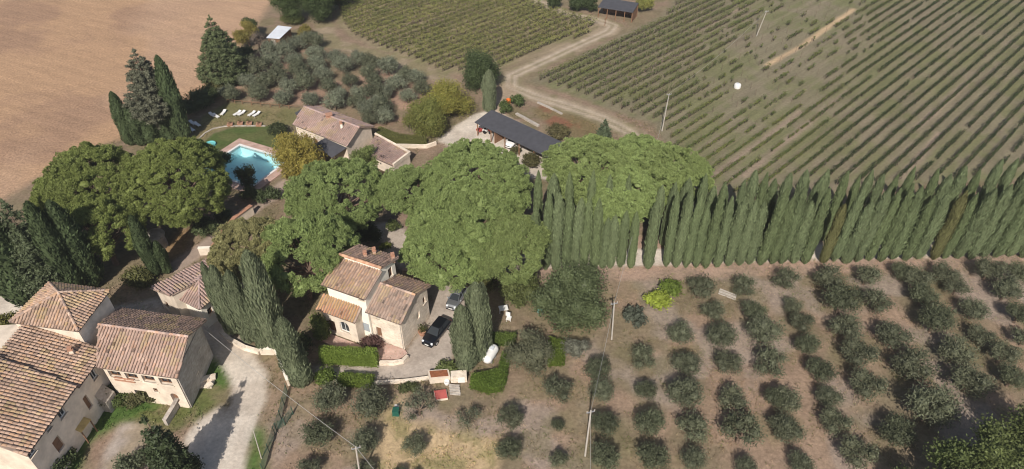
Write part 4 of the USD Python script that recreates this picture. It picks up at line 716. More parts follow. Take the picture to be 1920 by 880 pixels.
# --- garden furniture and bits
t = thing('garden_table', 'white square garden table in the clearing behind the clipped cypresses', 'table'); c = G(944, 585); MB().box(c + [0, 0, 0.72], (1.15, 0.9, 0.05), 0.2).build(t, 'table_top', M['white'])
for x, y in ((-.45, -.35), (.45, -.35), (.45, .35), (-.45, .35)): MB().box(c + [x, y, 0.35], (0.06, 0.06, 0.72), 0.2).build(t, 'leg', M['white'])
t = thing('garden_chair', 'white garden chair in the clearing, in front of the white table', 'chair'); c = G(954, 601); MB().box(c + [0, 0, 0.42], (0.6, 0.7, 0.06), -0.3).build(t, 'seat', M['white']); MB().mesh(hull(obox(c + [-0.1, 0.4, 0.75], (1, -0.3), 0.6, 0.07, 0.7))).build(t, 'backrest', M['white'])
for x, y in ((-.25, -.28), (.25, -.28), (.25, .3), (-.25, .3)): MB().box(c + [x, y, 0.2], (0.05, 0.05, 0.42)).build(t, 'leg', M['white'])
t = thing('wheelbarrow', 'blue-green barrow at the left edge of the big dark tree', 'wheelbarrow'); c = G(1013, 586); MB().mesh(hull([c + np.array(p) for p in ((-.3, -.45, .35), (.3, -.45, .35), (.3, .4, .35), (-.3, .4, .35), (-.4, -.65, .7), (.4, -.65, .7), (.4, .5, .62), (-.4, .5, .62))])).build(t, 'tray', M['turquoise'])
w_ = m3.Manifold.cylinder(0.1, 0.2, 0.2, 16, True).rotate((0, 90, 0)).translate(tuple(c + [0, -0.75, 0.2])); MB().mesh(w_).build(t, 'wheel', M['tyre'])
for x in (-.28, .28): MB().tube(c + [x, -0.7, 0.25], c + [x, 1.0, 0.6], 0.025, n=5).build(t, 'handle', M['metal']); MB().tube(c + [x, 0.35, 0.4], c + [x, 0.4, 0.0], 0.025, n=5).build(t, 'leg', M['metal'])
t = thing('timber_stack', 'pale planks lying between two olives in the lower grove', 'planks'); c = G(1364, 553); rng = np.random.default_rng(3)
for k in range(4): MB().mesh(hull(obox(c + [0.12 * k - .2, 0.25 * k - .4, 0.09 + 0.05 * (k % 2)], (1.0, -0.62), 2.3, 0.16, 0.1))).build(t, 'plank', M['wood_pale'])
t = thing('water_tank', 'white round water tank standing in the bare middle of the right vineyard', 'tank'); c = G(1382, 165); k = trimesh.creation.revolve(np.array([(0, 0), (0.6, 0), (0.66, 0.12), (0.66, 0.7), (0.55, 0.85), (0.25, 0.92), (0, 0.92)]), sections=20); k.apply_translation(c); MB().mesh(k).build(t, 'body', M['white'], smooth=40); k = trimesh.creation.cylinder(0.22, 0.1, sections=14); k.apply_translation(c + [0, 0, 0.95]); MB().mesh(k).build(t, 'lid', M['zinc_roof'])
t = thing('garden_pot', 'big terracotta pot with a green shrub against the villa gable', 'pot'); c = G(792, 628); k = trimesh.creation.revolve(np.array([(0, 0), (0.32, 0), (0.5, 0.55), (0.5, 0.7), (0.4, 0.7), (0.38, 0.6), (0, 0.58)]), sections=18); k.apply_translation(c); MB().mesh(k).build(t, 'pot', M['terracotta'], smooth=40)
rng = np.random.default_rng(2); mb = MB(); P = c + [0.1, 0.1, 1.05] + rng.normal(0, 0.26, (260, 3)); cards(mb, P, rng.normal(0, 1, (260, 3)) + [0, 0, .4], 0.22, 0.1, shades(260, rng, (0.09, 0.10, 0.03)), rng); mb.build(t, 'shrub', M['leaf'])
t = thing('orange_cone', 'orange plastic tub behind the bushes above the carport', 'tub'); c = G(954, 193); k = trimesh.creation.revolve(np.array([(0, 0), (0.4, 0), (0.55, 0.7), (0.5, 0.7), (0.36, 0.1), (0, 0.1)]), sections=16); k.apply_translation(c); MB().mesh(k).build(t, 'body', M['orange'])
# --- vehicles
def car(name, label, px, nose_px, mat_, L=4.5, Wd=1.82, Hh=1.5, seed=0, est=True):
    c, nz = G(*px), G(*nose_px); ang = math.degrees(math.atan2(*(nz - c)[[1, 0]])); t = thing(name, label, 'car', c, ang); h, w2 = L / 2, Wd / 2
    def sect(x, w, z0, z1): return [(x, s * w, z) for s in (-1, 1) for z in (z0, z1)]
    low = m3.Manifold.batch_hull([m3.Manifold.sphere(0.16, 10).translate(p) for p in ((-h + .18, -w2 + .2, .42), (-h + .18, w2 - .2, .42), (h - .2, -w2 + .28, .40), (h - .2, w2 - .28, .40), (-h + .22, -w2 + .2, .82), (-h + .22, w2 - .2, .82), (h - .45, -w2 + .3, .70), (h - .45, w2 - .3, .70), (0.9, -w2 + .16, .82), (0.9, w2 - .16, .82), (-0.8, -w2 + .16, .84), (-0.8, w2 - .16, .84))])
    wheels = [(x, s * (w2 - 0.10)) for x in (-h + .82, h - .86) for s in (-1, 1)]
    for x, y in wheels: low = low - m3.Manifold.cylinder(0.5, 0.37, 0.37, 20, True).rotate((90, 0, 0)).translate((x, y, .33))
    MB().mesh(low).build(t, 'body', M[mat_], smooth=35)
    rear = -h + (0.25 if est else 0.75)
    cab = hull([(rear, s * (w2 - .16), .93) for s in (-1, 1)] + [(1.0, s * (w2 - .16), .93) for s in (-1, 1)] + [(rear + .42, s * (w2 - .36), Hh - .07) for s in (-1, 1)] + [(0.20, s * (w2 - .36), Hh - .07) for s in (-1, 1)])
    MB().mesh(cab).build(t, 'windows', M['glass'])
    rf = m3.Manifold.batch_hull([m3.Manifold.sphere(0.06, 8).translate((x, s * (w2 - .40), Hh - .06)) for x in (rear + .46, 0.12) for s in (-1, 1)]); rp = MB().mesh(rf); 
    for s in (-1, 1):
        for p, q_ in (((1.02, w2 - .15, .92), (0.20, w2 - .35, Hh - .06)), ((rear, w2 - .15, .92), (rear + .42, w2 - .35, Hh - .06)), ((-0.35, w2 - .15, .92), (-0.38, w2 - .35, Hh - .06))): rp.tube((p[0], s * p[1], p[2]), (q_[0], s * q_[1], q_[2]), 0.05, n=5)
    rp.build(t, 'roof', M[mat_], smooth=35)
    for x, y in wheels:
        s = 1 if y > 0 else -1; MB().mesh(m3.Manifold.cylinder(0.22, 0.33, 0.33, 20, True).rotate((90, 0, 0)).translate((x, y, .33))).build(t, 'wheel', M['tyre']); MB().mesh(m3.Manifold.cylinder(0.03, 0.21, 0.21, 14, True).rotate((90, 0, 0)).translate((x, y + s * .115, .33))).build(t, 'wheel_rim', M['metal'])
    for s in (-1, 1):
        MB().mesh(hull([(h - .16 + dx, s * y, z) for dx in (0, 0.05 if False else 0.02) for y, z in ((w2 - .42, .56), (w2 - .18, .58), (w2 - .42, .72), (w2 - .2, .74))] + [(h - .4, s * (w2 - .2), .76), (h - .36, s * (w2 - .5), .78)])).build(t, 'headlight', M['lamp'])
        MB().box((-h + .04, s * (w2 - .30), .78), (0.06, 0.26, 0.18)).build(t, 'tail_light', M['lamp_red']); MB().mesh(m3.Manifold.sphere(0.12, 10).scale((0.7, 1.1, 0.8)).translate((0.72, s * (w2 + .06), .98))).build(t, 'mirror', M[mat_])
    MB().box((h - .03, 0, .42), (0.05, 0.52, 0.12)).build(t, 'number_plate', M['white']); MB().box((h - .045, 0, .62), (0.06, 0.8, 0.12)).build(t, 'grille', M['tyre']); MB().box((h - .06, 0, .27), (0.12, Wd - .5, 0.10)).build(t, 'bumper', M['tyre'])
    return t
car('parked_car', 'black estate car parked beside the villa gable', (819, 628), (803, 648), 'car_black', 4.6, 1.9, 1.62)
car('parked_car', 'silver hatchback parked on the drive behind the black car', (857, 564), (847, 580), 'car_silver', 4.1, 1.72, 1.48)
car('parked_car', 'white car parked nose out under the carport', (962, 270), (955, 277), 'car_white', 4.0, 1.7, 1.5)
t = thing('garden_tractor', 'red and white garden machine standing at the left end of the carport', 'tractor'); c = G(914, 249)
for n_, o, s, m_ in (('hood', (0.6, 0, 0.85), (1.3, 0.8, 0.5), 'red_paint'), ('body', (-0.5, 0, 0.75), (1.2, 1.1, 0.5), 'white'), ('seat', (-0.6, 0, 1.15), (0.5, 0.5, 0.3), 'tyre'), ('trailer', (-2.0, 0.3, 0.7), (1.4, 1.2, 0.45), 'red_paint')): MB().box(c + np.array(o) * 0.7, np.array(s) * 0.66, -0.7).build(t, n_, M[m_])
for x, y, r_ in ((0.6, -0.6, .32), (0.8, 0.3, .32), (-0.7, -0.5, .48), (-0.3, 0.7, .48)): MB().mesh(m3.Manifold.cylinder(0.2, r_ * 0.7, r_ * 0.7, 18, True).rotate((90, 0, -40)).translate(tuple(c + [x * 0.7, y * 0.7, r_ * 0.7]))).build(t, 'wheel', M['tyre'])
# --- poles and wires
def pole(label, base, top_px, r=0.11, mat_='wood_pale', arm=True):
    b0 = G(*base); h = height_to(b0, top_px[1]); tp = G(*top_px, h); t = thing('utility_pole', label, 'pole', b0); v = tp - b0
    MB().tube((0, 0, -0.3), v, r, r * 0.72, 9).build(t, 'shaft', M[mat_])
    if arm:
        MB().box(v + [0, 0, -0.25], (0.9, 0.09, 0.09), 0.3).build(t, 'crossarm', M['metal'])
        for s in (-.38, 0.38): MB().tube(v + [s, s * 0.3, -0.2], v + [s, s * 0.3, 0.02], 0.05, n=6).build(t, 'insulator', M['wood_pale'])
    return tp
pA = pole('pale utility pole beside the big dark tree at the edge of the lower grove', (1147, 637), (1152, 567)); pB = pole('pale utility pole in the foreground between the olive rows', (1097, 855), (1108, 770)); pC = pole('pale utility pole in the vineyard corner beside the dirt track', (1241, 246), (1255, 175)); pD = pole('thin pale pole far up in the right vineyard', (1418, 68), (1438, 20), 0.1)
pE = pole('thin leaning white post on the grass between the lane and the mesh fence', (490, 860), (475, 808), 0.06, 'wood_pale', False); pF = pole('wire pole cut by the bottom edge among the lower left olives', (676, 900), (667, 838), 0.11)
def wire(label, a, b2, sag=0.8, r=0.017):
    a, b2 = np.asarray(a, float), np.asarray(b2, float); n = 18; mb = MB(); pts = [a + (b2 - a) * s - np.array([0, 0, sag * 4 * s * (1 - s)]) for s in np.linspace(0, 1, n)]
    for p, q_ in zip(pts[:-1], pts[1:]): mb.tube(p, q_, r, n=4)
    tag(mb.build('/World', 'overhead_wire', M['wire']), label, 'wire')
wire('overhead wire from the pole by the big tree to the foreground pole', pA, pB, 0.7); wire('overhead wire climbing from the big tree over the cypress avenue to the vineyard pole', pA, pC, 1.0); wire('overhead wire leaving the foreground pole over the bottom edge', pB, G(1108, 960, 4.0), 0.3)
wire('overhead wire from the barn gable to the pole among the lower left olives', (-35.4, 54.2, 5.2), pF, 0.5, 0.022); wire('overhead wire from the pole among the lower left olives over the bottom edge', pF, G(770, 960, 6), 0.3, 0.022); wire('overhead wire between the two poles in the vineyard', pC, pD, 1.0, 0.016)
t = thing('vine_stake', 'dark stake with a little cross piece at the vineyard corner by the bend', 'stake'); c = G(1134, 48); MB().tube(c, c + [0, 0, 1.7], 0.09, 0.07, 6).build(t, 'post', M['wood']); MB().box(c + [0, 0, 1.5], (0.6, 0.08, 0.1), 0.5).build(t, 'cross_piece', M['wood'])

# ------------------------------------------------------------------ vineyards: every row a thing
def vine_rows(poly, where, seed, style):
    rng = np.random.default_rng(seed); pg = Polygon(poly).buffer(-1.2); k = 0
    ns = poly @ ROWN; n_lo, n_hi = math.ceil(ns.min() / PITCH_ROW), math.floor(ns.max() / PITCH_ROW)
    for r in range(n_lo, n_hi + 1):
        o = ROWN * r * PITCH_ROW; got = pg.intersection(LineString([o - ROW * 400, o + ROW * 400])); segs = [g for g in getattr(got, 'geoms', [got]) if not g.is_empty and g.length > 5]
        if not segs: continue
        mid = np.vstack([np.array(g.coords) for g in segs]); u_ = np.linspace(0, 1, 40)[:, None]; px, py = pixel_of(np.c_[np.vstack([np.array(g.coords)[0] + (np.array(g.coords)[1] - np.array(g.coords)[0]) * u_ for g in segs]), np.zeros(40 * len(segs))])
        if not ((px > -40) & (px < 1960) & (py > -30)).any(): continue
        k += 1; t = thing('vine_row', f'{ordinal(k)} vine row {where}', 'vines'); mb, ps, st = MB(), MB(), MB()
        rowf = rng.uniform(0.8, 1.1)
        for g in segs:
            a, b2 = np.array(g.coords)[0], np.array(g.coords)[1]; L = g.length; s = np.arange(0.4, L, 0.85) + rng.uniform(-0.12, 0.12, len(np.arange(0.4, L, 0.85))); base = a + unit(b2 - a) * s[:, None]
            X, Y = pixel_of(np.c_[base, np.zeros(len(s))]); ok = (X > -120) & (X < 2040) & (Y > -60); base, X, Y = base[ok], X[ok], Y[ok]
            gap = meshkit.noise(np.c_[base * 0.33, np.full(len(base), r * 3.3)], seed)
            dens, c0, c1, hgt, wid = style(X, Y); present = (gap * 0.7 + rng.random(len(base)) * 0.3) < dens * rowf * 0.85 + 0.05
            base, c0, c1, hgt, wid = base[present], c0[present], c1[present], hgt[present], wid[present]; m = len(base)
            if m == 0: continue
            n = 34; fine = 0.8 if seed == 72 else 1.0; I = np.repeat(np.arange(m), n); vig = rng.uniform(0.75, 1.15, m)[I]; al = rng.uniform(-0.5, 0.5, len(I)); zz = (0.42 + 0.60 * rng.random(len(I))) * hgt[I] * vig; lat = rng.normal(0, 1, len(I)) * wid[I] * vig
            P = np.c_[base[I] + ROW * al[:, None] + ROWN * lat[:, None], zz]; D = np.c_[rng.normal(0, 1, (len(I), 2)), rng.normal(0.3, 0.6, len(I))]; tone = rng.random((m, 1))[I]
            cards(mb, P, D, rng.uniform(0.20, 0.36, len(I)) * fine, rng.uniform(0.15, 0.28, len(I)) * fine, (c0[I] * (1 - tone) + c1[I] * tone) * rng.uniform(0.7, 1.3, (len(I), 1)), rng)
            J = np.repeat(np.arange(m), 9); jl = rng.uniform(-0.5, 0.5, len(J)); Q = np.c_[base[J] + ROW * jl[:, None] + ROWN * rng.normal(0, 0.10, len(J))[:, None], rng.uniform(0.06, 0.46, len(J)) * hgt[J]]
            cards(st, Q, np.c_[np.tile(ROW, (len(J), 1)) * rng.choice([-1, 1], (len(J), 1)), rng.normal(0.6, 0.6, len(J))], rng.uniform(0.3, 0.6, len(J)), rng.uniform(0.08, 0.16, len(J)), np.array([0.050, 0.038, 0.028]) * rng.uniform(0.6, 1.3, (len(J), 1)), rng)
            for p, h in zip(base[::2], hgt[::2]): st.tube(p3(p, 0), p3(p + rng.normal(0, 0.08, 2), h * 0.6), 0.05, 0.035, 3, (0.06, 0.045, 0.034))
            for q_ in np.arange(0, L, 6.5): p = a + unit(b2 - a) * q_; ps.tube(p3(p, 0), p3(p, 1.45), 0.035, 0.03, 4)
        mb.build(t, 'foliage', M['leaf'], kind='stuff'); st.build(t, 'vine_stems', M['cane'], kind='stuff'); ps.build(t, 'row_posts', M['bark'], kind='stuff')
def style_left(X, Y):
    n = len(X); return np.full(n, 1.0), np.tile([0.140, 0.158, 0.048], (n, 1)), np.tile([0.225, 0.222, 0.072], (n, 1)), np.full(n, 1.55), np.full(n, 0.33)
def style_right(X, Y):
    e = smooth(X + (Y - 150) * 0.55, 1180, 1420)[:, None]; f = smooth(X + (Y - 150) * 0.35, 1480, 1680)[:, None]; near = smooth(Y, 170, 260)[:, None] * (1 - f)
    dens = (1.05 * (1 - e) + 0.45 * e)[:, 0]; dens = dens * (1 - f[:, 0]) + 0.90 * f[:, 0] + 0.30 * near[:, 0]
    c0 = np.array([0.095, 0.125, 0.040]) * (1 - f) + np.array([0.034, 0.050, 0.020]) * f; c1 = np.array([0.165, 0.175, 0.056]) * (1 - f) + np.array([0.062, 0.080, 0.028]) * f
    return dens, c0, c1, 1.45 - 0.45 * near[:, 0] - 0.35 * e[:, 0], 0.27 - 0.10 * e[:, 0] - 0.06 * f[:, 0]
vine_rows(VINE_L, 'of the small left vineyard, counted from the dirt track up', 71, style_left)
vine_rows(VINE_R, 'of the large right vineyard, counted from its far right end', 72, style_right)

# ------------------------------------------------------------------ the cypress avenue
cyp = [cypress_class(f'cypress_kind_{w}', 80 + k, 12.0, r, c, pointed=pt) for k, (w, r, c, pt) in enumerate((
    ('slim', 0.92, (0.164, 0.204, 0.104), 0.7), ('broad', 1.10, (0.172, 0.212, 0.108), 0.4), ('wavy', 1.0, (0.156, 0.196, 0.096), 0.6), ('blunt', 1.02, (0.176, 0.216, 0.112), 0.2), ('tapering', 0.9, (0.158, 0.198, 0.094), 1.0), ('tawny', 0.95, (0.165, 0.165, 0.070), 0.6)))]
rng = np.random.default_rng(17)
FX = [1002, 1022, 1041, 1061, 1075, 1093, 1113, 1129, 1144, 1162, 1182, 1214, 1248, 1266, 1285, 1304, 1322, 1343, 1364, 1384, 1403, 1424, 1446, 1464, 1486, 1508, 1541, 1562, 1583, 1604, 1627, 1650, 1672, 1695, 1719, 1748, 1768, 1792, 1817, 1840, 1864, 1890, 1914, 1938]
FT = {1002: 388, 1022: 366, 1041: 364, 1061: 362, 1075: 371, 1093: 363, 1113: 371, 1129: 406, 1144: 401, 1162: 397, 1182: 396, 1214: 374, 1248: 362, 1265: 362, 1283: 371, 1304: 378, 1541: 385, 1748: 358, 1768: 362}
def row_y(x): return np.interp(x, [1000, 1180, 1330, 1443, 1606, 1712, 1940], [505.5, 503, 501, 494, 491, 486, 481])
for k, x in enumerate(FX):
    p = G(x, row_y(x) + rng.uniform(-2.2, 2.2)); h = height_to(p, FT[x] + rng.uniform(-4, 4)) if x in FT else rng.uniform(10.6, 13.4) + max(0, (x - 1700) / 240) * 0.7
    v = 5 if x in (1748, 1541) else int(rng.integers(5)); s = h / 12.0; w = rng.uniform(0.64, 0.82) * (1.14 if x > 1310 else 1)
    copy_of(cyp[v][0], 'cypress', f'tall cypress, {ordinal(k + 1)} from the left in the avenue near row', 'cypress', p, rng.uniform(0, 360), 'cypresses in the near row of the avenue', (w, w, s), (rng.normal(0, 1.0), rng.normal(0, 1.0)))
x = 1006.0; k = 0
while x < 1935:
    p = G(x, row_y(x)) + np.array([0.15, 4.6, 0]); skip = (1185 < x < 1300 and rng.random() < 0.2) or rng.random() < 0.06
    if not skip:
        k += 1; h = rng.uniform(10.6, 12.6) + max(0, (x - 1700) / 240) * 1.5 + (0.9 if x < 1190 else 0); w = rng.uniform(0.66, 0.88)
        copy_of(cyp[int(rng.integers(5))][0], 'cypress', f'tall cypress, {ordinal(k)} from the left in the avenue far row', 'cypress', p, rng.uniform(0, 360), 'cypresses in the far row of the avenue', (w, w, h / 12.0), (rng.normal(0, 1.0), rng.normal(0, 1.0)))
    x += rng.uniform(18, 34) * (1.15 if x < 1190 else 1)
# single cypresses
big = cypress_class('cypress_kind_bushy', 95, 10.0, 1.55, (0.185, 0.215, 0.125), 4200, 0.5); dk = cypress_class('cypress_kind_dark', 96, 12.0, 1.05, (0.088, 0.120, 0.054), 2600, 0.8)
def lone(cls, base, ty, wpx, label):
    p = G(*base); h = height_to(p, ty); r = {id(big): 1.55, id(dk): 1.05}.get(id(cls), 1.0); w = wpx / px_per_m(p + [0, 0, h / 2]) / 2 / r * (0.86 if r == 1.55 and base[0] < 700 else 1)
    copy_of(cls[0], 'cypress', label, 'cypress', p, rng.uniform(0, 360), None, (w, w, h / cls[1]))
lone(dk, (249, 272), 172, 27, 'short dark cypress standing first from the left at the edge of the ploughed field'); lone(dk, (349, 262), 104, 34, 'tallest dark cypress at the ploughed field edge, shading the loungers')
lone(dk, (290, 268), 188, 36, 'dense dark cypress under the grey pine at the field edge'); lone(dk, (322, 262), 182, 34, 'dark cypress between the grey pine and the tallest field-edge cypress'); lone(dk, (268, 272), 195, 30, 'low dark cypress on the left foot of the grey pine')
lone(dk, (295, 516), 404, 30, 'slim cypress on the garden lawn behind the farm tower'); lone(dk, (315, 512), 452, 24, 'shorter cypress beside the slim one near the stone hut')
lone(dk, (66, 570), 384, 64, 'leftmost cypress cut by the left edge of the view'); lone(dk, (28, 560), 352, 40, 'dark cypress tip behind the leftmost cypress'); lone(dk, (178, 538), 376, 50, 'dark cypress on the right of the grey-green cypress clump above the tower'); lone(dk, (150, 556), 378, 46, 'dark cypress in the middle of the clump above the tower')
lone(big, (520, 652), 470, 62, 'largest bushy cypress in front of the dry olive-coloured pine'); lone(big, (473, 640), 508, 42, 'mid-sized bushy cypress left of the largest one by the lane'); lone(big, (443, 625), 498, 40, 'bushy cypress at the left end of the group by the lane'); lone(big, (425, 612), 492, 26, 'thin bushy cypress touching the hipped courtyard house'); lone(big, (565, 722), 598, 56, 'bushy cypress by itself at the corner of the lane wall'); lone(big, (497, 655), 560, 40, 'half hidden bushy cypress at the foot of the largest one')
lone(big, (872, 692), 574, 44, 'clipped fat cypress nearest the drive, right of the black car'); lone(big, (897, 672), 530, 50, 'taller clipped fat cypress right behind the nearest by the drive'); lone(big, (908, 660), 530, 30, 'narrow clipped cypress at the right of the fat pair by the drive'); lone(big, (918, 209), 131, 26, 'solitary green cypress behind the left end of the carport')

# ------------------------------------------------------------------ stone pines
FRESH, OLD, DRY = (0.218, 0.280, 0.098), (0.185, 0.222, 0.064), (0.260, 0.255, 0.115)
def pine_at(cx, cy, zc, R, color, seed, label, depth=0.55, **kw):
    c = G(cx, cy, zc); rng = np.random.default_rng(seed + 900); lean = kw.pop('lean', tuple(rng.uniform(-1.2, 1.2, 2)))
    umbrella_pine((c[0] - lean[0], c[1] - lean[1], 0), zc + R * depth * 0.5, R, color, seed, label, lean, depth, **kw)
pine_at(168, 325, 9.5, 5.9, OLD, 1, 'wide dark umbrella pine at the far left beside the ploughed field', 0.85)
pine_at(180, 415, 7.0, 4.6, OLD, 2, 'lower hanging umbrella pine crown in front of the far left one', 0.95)
pine_at(122, 350, 8.0, 3.6, OLD, 3, 'small umbrella pine on the left flank of the far left one', 0.7)
pine_at(322, 322, 9.5, 6.5, OLD, 4, 'broad dark umbrella pine left of the swimming pool', 0.85)
pine_at(627, 350, 8.8, 5.8, FRESH, 5, 'bright green umbrella pine below the pool house', 0.75)
pine_at(574, 455, 9.2, 5.0, FRESH, 6, 'round bright umbrella pine left of the villa roof', 0.9, lean=(1.2, 0.6))
pine_at(466, 455, 7.5, 4.3, DRY, 7, 'dry olive-coloured umbrella pine over the courtyard wall', 0.6, warm=0.25)
pine_at(764, 345, 9.0, 3.4, FRESH, 8, 'small umbrella pine at the left of the central group', 0.75)
pine_at(890, 325, 9.6, 6.8, FRESH, 9, 'largest umbrella pine in the central group, nearest the carport', 0.7)
pine_at(866, 398, 9.2, 6.0, FRESH, 10, 'middle umbrella pine of the central group', 0.7)
pine_at(842, 460, 7.6, 5.0, FRESH, 11, 'front umbrella pine of the central group, right behind the villa', 0.6)
pine_at(945, 452, 7.6, 5.0, (0.208, 0.266, 0.094), 12, 'front right umbrella pine of the central group, touching the avenue', 0.6, warm=0.1)
pine_at(1112, 306, 9.2, 6.0, FRESH, 13, 'umbrella pine at the right end of the carport', 0.7, warm=0.08)
pine_at(1165, 356, 8.6, 4.8, FRESH, 14, 'umbrella pine rising out of the left part of the avenue', 0.6)
pine_at(1256, 316, 9.0, 5.2, FRESH, 15, 'rightmost umbrella pine at the vineyard corner', 0.6, warm=0.1)
pine_at(1200, 292, 9.0, 4.4, FRESH, 16, 'umbrella pine between the carport one and the rightmost one', 0.55)

# ------------------------------------------------------------------ other trees, bushes and hedges
conifer('fir_tree', 'tall dense dark fir at the corner of the ploughed field', G(427, 152), height_to(G(427, 152), 28), 5.0, (0.105, 0.128, 0.058), 201)
conifer('pine_tree', 'ragged grey-green pine at the edge of the ploughed field', G(312, 260), height_to(G(312, 260), 92), 4.6, (0.122, 0.126, 0.084), 202, 'pine tree', 0.12, 0.15, 0.3)
conifer('fir_tree', 'little dark fir at the edge of the dirt track near the carport pine', G(1131, 263), height_to(G(1131, 263), 226), 1.15, (0.085, 0.11, 0.06), 203)
conifer('cedar_tree', 'dark conifer cut by the bottom edge beside the gravel lane', G(345, 915), height_to(G(345, 915), 782), 2.05, (0.050, 0.068, 0.030), 204)
conifer('arizona_cypress', 'big grey-green conifer in the clump above the tower', G(112, 560), height_to(G(112, 560), 370), 3.2, (0.092, 0.114, 0.058), 205, droop=0.25)
DK, MID, YEL, OLV = (0.066, 0.090, 0.036), (0.082, 0.112, 0.036), (0.235, 0.205, 0.048), (0.118, 0.124, 0.078)
leafy('holm_oak', 'dark rounded oak behind the left end of the carport', 'tree', (898, 125), 4.5, 4.3, DK, 210, n=13, rz=4.6)
leafy('mulberry_tree', 'yellow-green tree behind the gravel yard, right of its greener twin', 'tree', (842, 188), 3.2, 4.4, (0.205, 0.205, 0.048), 211, n=12, warm=0.35)
leafy('mulberry_tree', 'mid green tree between the upper olives and the gravel yard', 'tree', (792, 222), 3.0, 4.6, (0.145, 0.162, 0.046), 212, n=13, rz=3.4, warm=0.2)
leafy('lime_tree', 'golden yellow-green tree between the pool and the pool house', 'tree', (557, 286), 3.8, 4.0, YEL, 213, n=14, rz=4.4, warm=0.4)
leafy('walnut_tree', 'big dark green tree below the left end of the avenue', 'tree', (1073, 566), 3.8, 4.9, (0.105, 0.130, 0.060), 214, n=17, rz=4.4)
leafy('bay_tree', 'mid green bushy tree left of the big dark tree', 'tree', (972, 538), 2.6, 2.9, (0.112, 0.132, 0.046), 215, n=10, rz=2.6)
leafy('olive_bush', 'large grey olive bush beside the gas tank', 'bush', (990, 662), 2.2, 3.1, (0.118, 0.122, 0.074), 216, n=12, rz=2.4, W=0.11)
leafy('olive_bush', 'silvery grey round bush right of the narrow bright hedge', 'bush', (1080, 650), 1.5, 1.75, (0.165, 0.168, 0.125), 217, n=9, rz=1.4, trunk=False, W=0.10)
leafy('olive_bush', 'blue-grey round bush below the yellow and green pair', 'bush', (1190, 594), 1.3, 1.75, (0.098, 0.112, 0.082), 218, n=9, rz=1.4, trunk=False)
leafy('laurel_bush', 'bright lime-yellow bush in the lower grove', 'bush', (1231, 558), 1.4, 1.9, (0.24, 0.29, 0.045), 219, n=9, rz=1.6, trunk=False)
leafy('laurel_bush', 'bright green bush right beside the lime-yellow one', 'bush', (1255, 543), 1.4, 1.8, (0.115, 0.160, 0.030), 220, n=9, rz=1.6, trunk=False)
leafy('shrub', 'dark shrub at the right end of the green lawn', 'shrub', (521, 243), 1.3, 1.9, (0.065, 0.080, 0.034), 221, rz=1.4, trunk=False)
leafy('shrub', 'dark bushy tree standing in front of the pool', 'shrub', (459, 331), 2.6, 1.9, (0.060, 0.075, 0.034), 222, n=9, rz=2.4)
leafy('shrub', 'dark bush at the left end of the pool', 'shrub', (412, 300), 1.8, 2.1, (0.05, 0.068, 0.028), 223, rz=2.0, trunk=False)
leafy('shrub', 'dark green shrub below the pool corner', 'shrub', (500, 366), 1.2, 2.0, (0.062, 0.082, 0.034), 224, rz=1.3, trunk=False, elong=(1.3, .8, .6))
leafy('shrub', 'small olive green shrub below the pool, left of the darker one', 'shrub', (468, 362), 1.0, 1.5, (0.095, 0.112, 0.042), 225, rz=1.2, trunk=False)
leafy('shrub', 'round dark shrub on the garden path below the broad umbrella pine', 'shrub', (384, 425), 1.5, 2.0, (0.075, 0.095, 0.04), 226, rz=1.6, trunk=False)
leafy('shrub', 'low dark shrub between the garden path and the broad umbrella pine', 'shrub', (420, 405), 0.9, 1.7, (0.06, 0.078, 0.032), 227, rz=1.0, trunk=False)
leafy('shrub', 'clipped round olive green bush behind the barn', 'shrub', (256, 521), 1.2, 1.9, (0.115, 0.118, 0.042), 228, n=9, rz=1.3, trunk=False, size=(0.55, 0.7))
leafy('palm_bush', 'spiky light green bush in front of the brown-roofed annex', 'bush', (684, 296), 2.2, 2.3, (0.15, 0.185, 0.062), 229, n=10, rz=1.9, L=0.6, W=0.12)
leafy('plum_bush', 'dark purple bush at the foot of the brown-roofed annex', 'bush', (720, 302), 1.2, 1.2, (0.06, 0.038, 0.042), 230, rz=1.2, trunk=False)
leafy('shrub', 'green bush behind the carport, left of the orange tub', 'shrub', (946, 200), 1.3, 1.5, (0.085, 0.115, 0.038), 231, rz=1.4, trunk=False)
leafy('shrub', 'green bush behind the carport, right of the orange tub', 'shrub', (970, 188), 1.3, 1.6, (0.085, 0.118, 0.038), 232, rz=1.4, trunk=False)
leafy('shrub', 'olive-brown bush behind the right half of the carport', 'shrub', (1048, 247), 1.4, 2.3, (0.125, 0.112, 0.052), 233, n=10, rz=1.5, trunk=False)
leafy('shrub', 'brownish bush in front of the right half of the carport', 'shrub', (998, 302), 1.4, 1.9, (0.092, 0.085, 0.036), 234, rz=1.5, trunk=False)
leafy('shrub', 'small brown-green bush beside the white car', 'shrub', (966, 283), 0.8, 1.0, (0.095, 0.09, 0.04), 235, rz=0.9, trunk=False)
leafy('ivy', 'low light green ivy mound below the clipped cypresses', 'ivy', (843, 690), 0.5, 1.8, (0.12, 0.145, 0.05), 236, rz=0.6, trunk=False, elong=(1.25, 0.55, 0.1))
leafy('shrub', 'low green shrub at the foot of the long retaining wall', 'shrub', (762, 727), 0.5, 1.2, (0.095, 0.11, 0.045), 237, rz=0.6, trunk=False, elong=(1.3, .6, 0))
leafy('fig_bush', 'green fig bush between the farmhouse and the barn', 'bush', (194, 735), 1.4, 1.8, (0.088, 0.112, 0.044), 238, rz=1.5, trunk=False)
leafy('shrub', 'tangled shrub in front of the barn arches', 'shrub', (262, 745), 0.8, 1.7, (0.105, 0.105, 0.048), 239, rz=0.9, trunk=False, elong=(1.4, .8, .2))
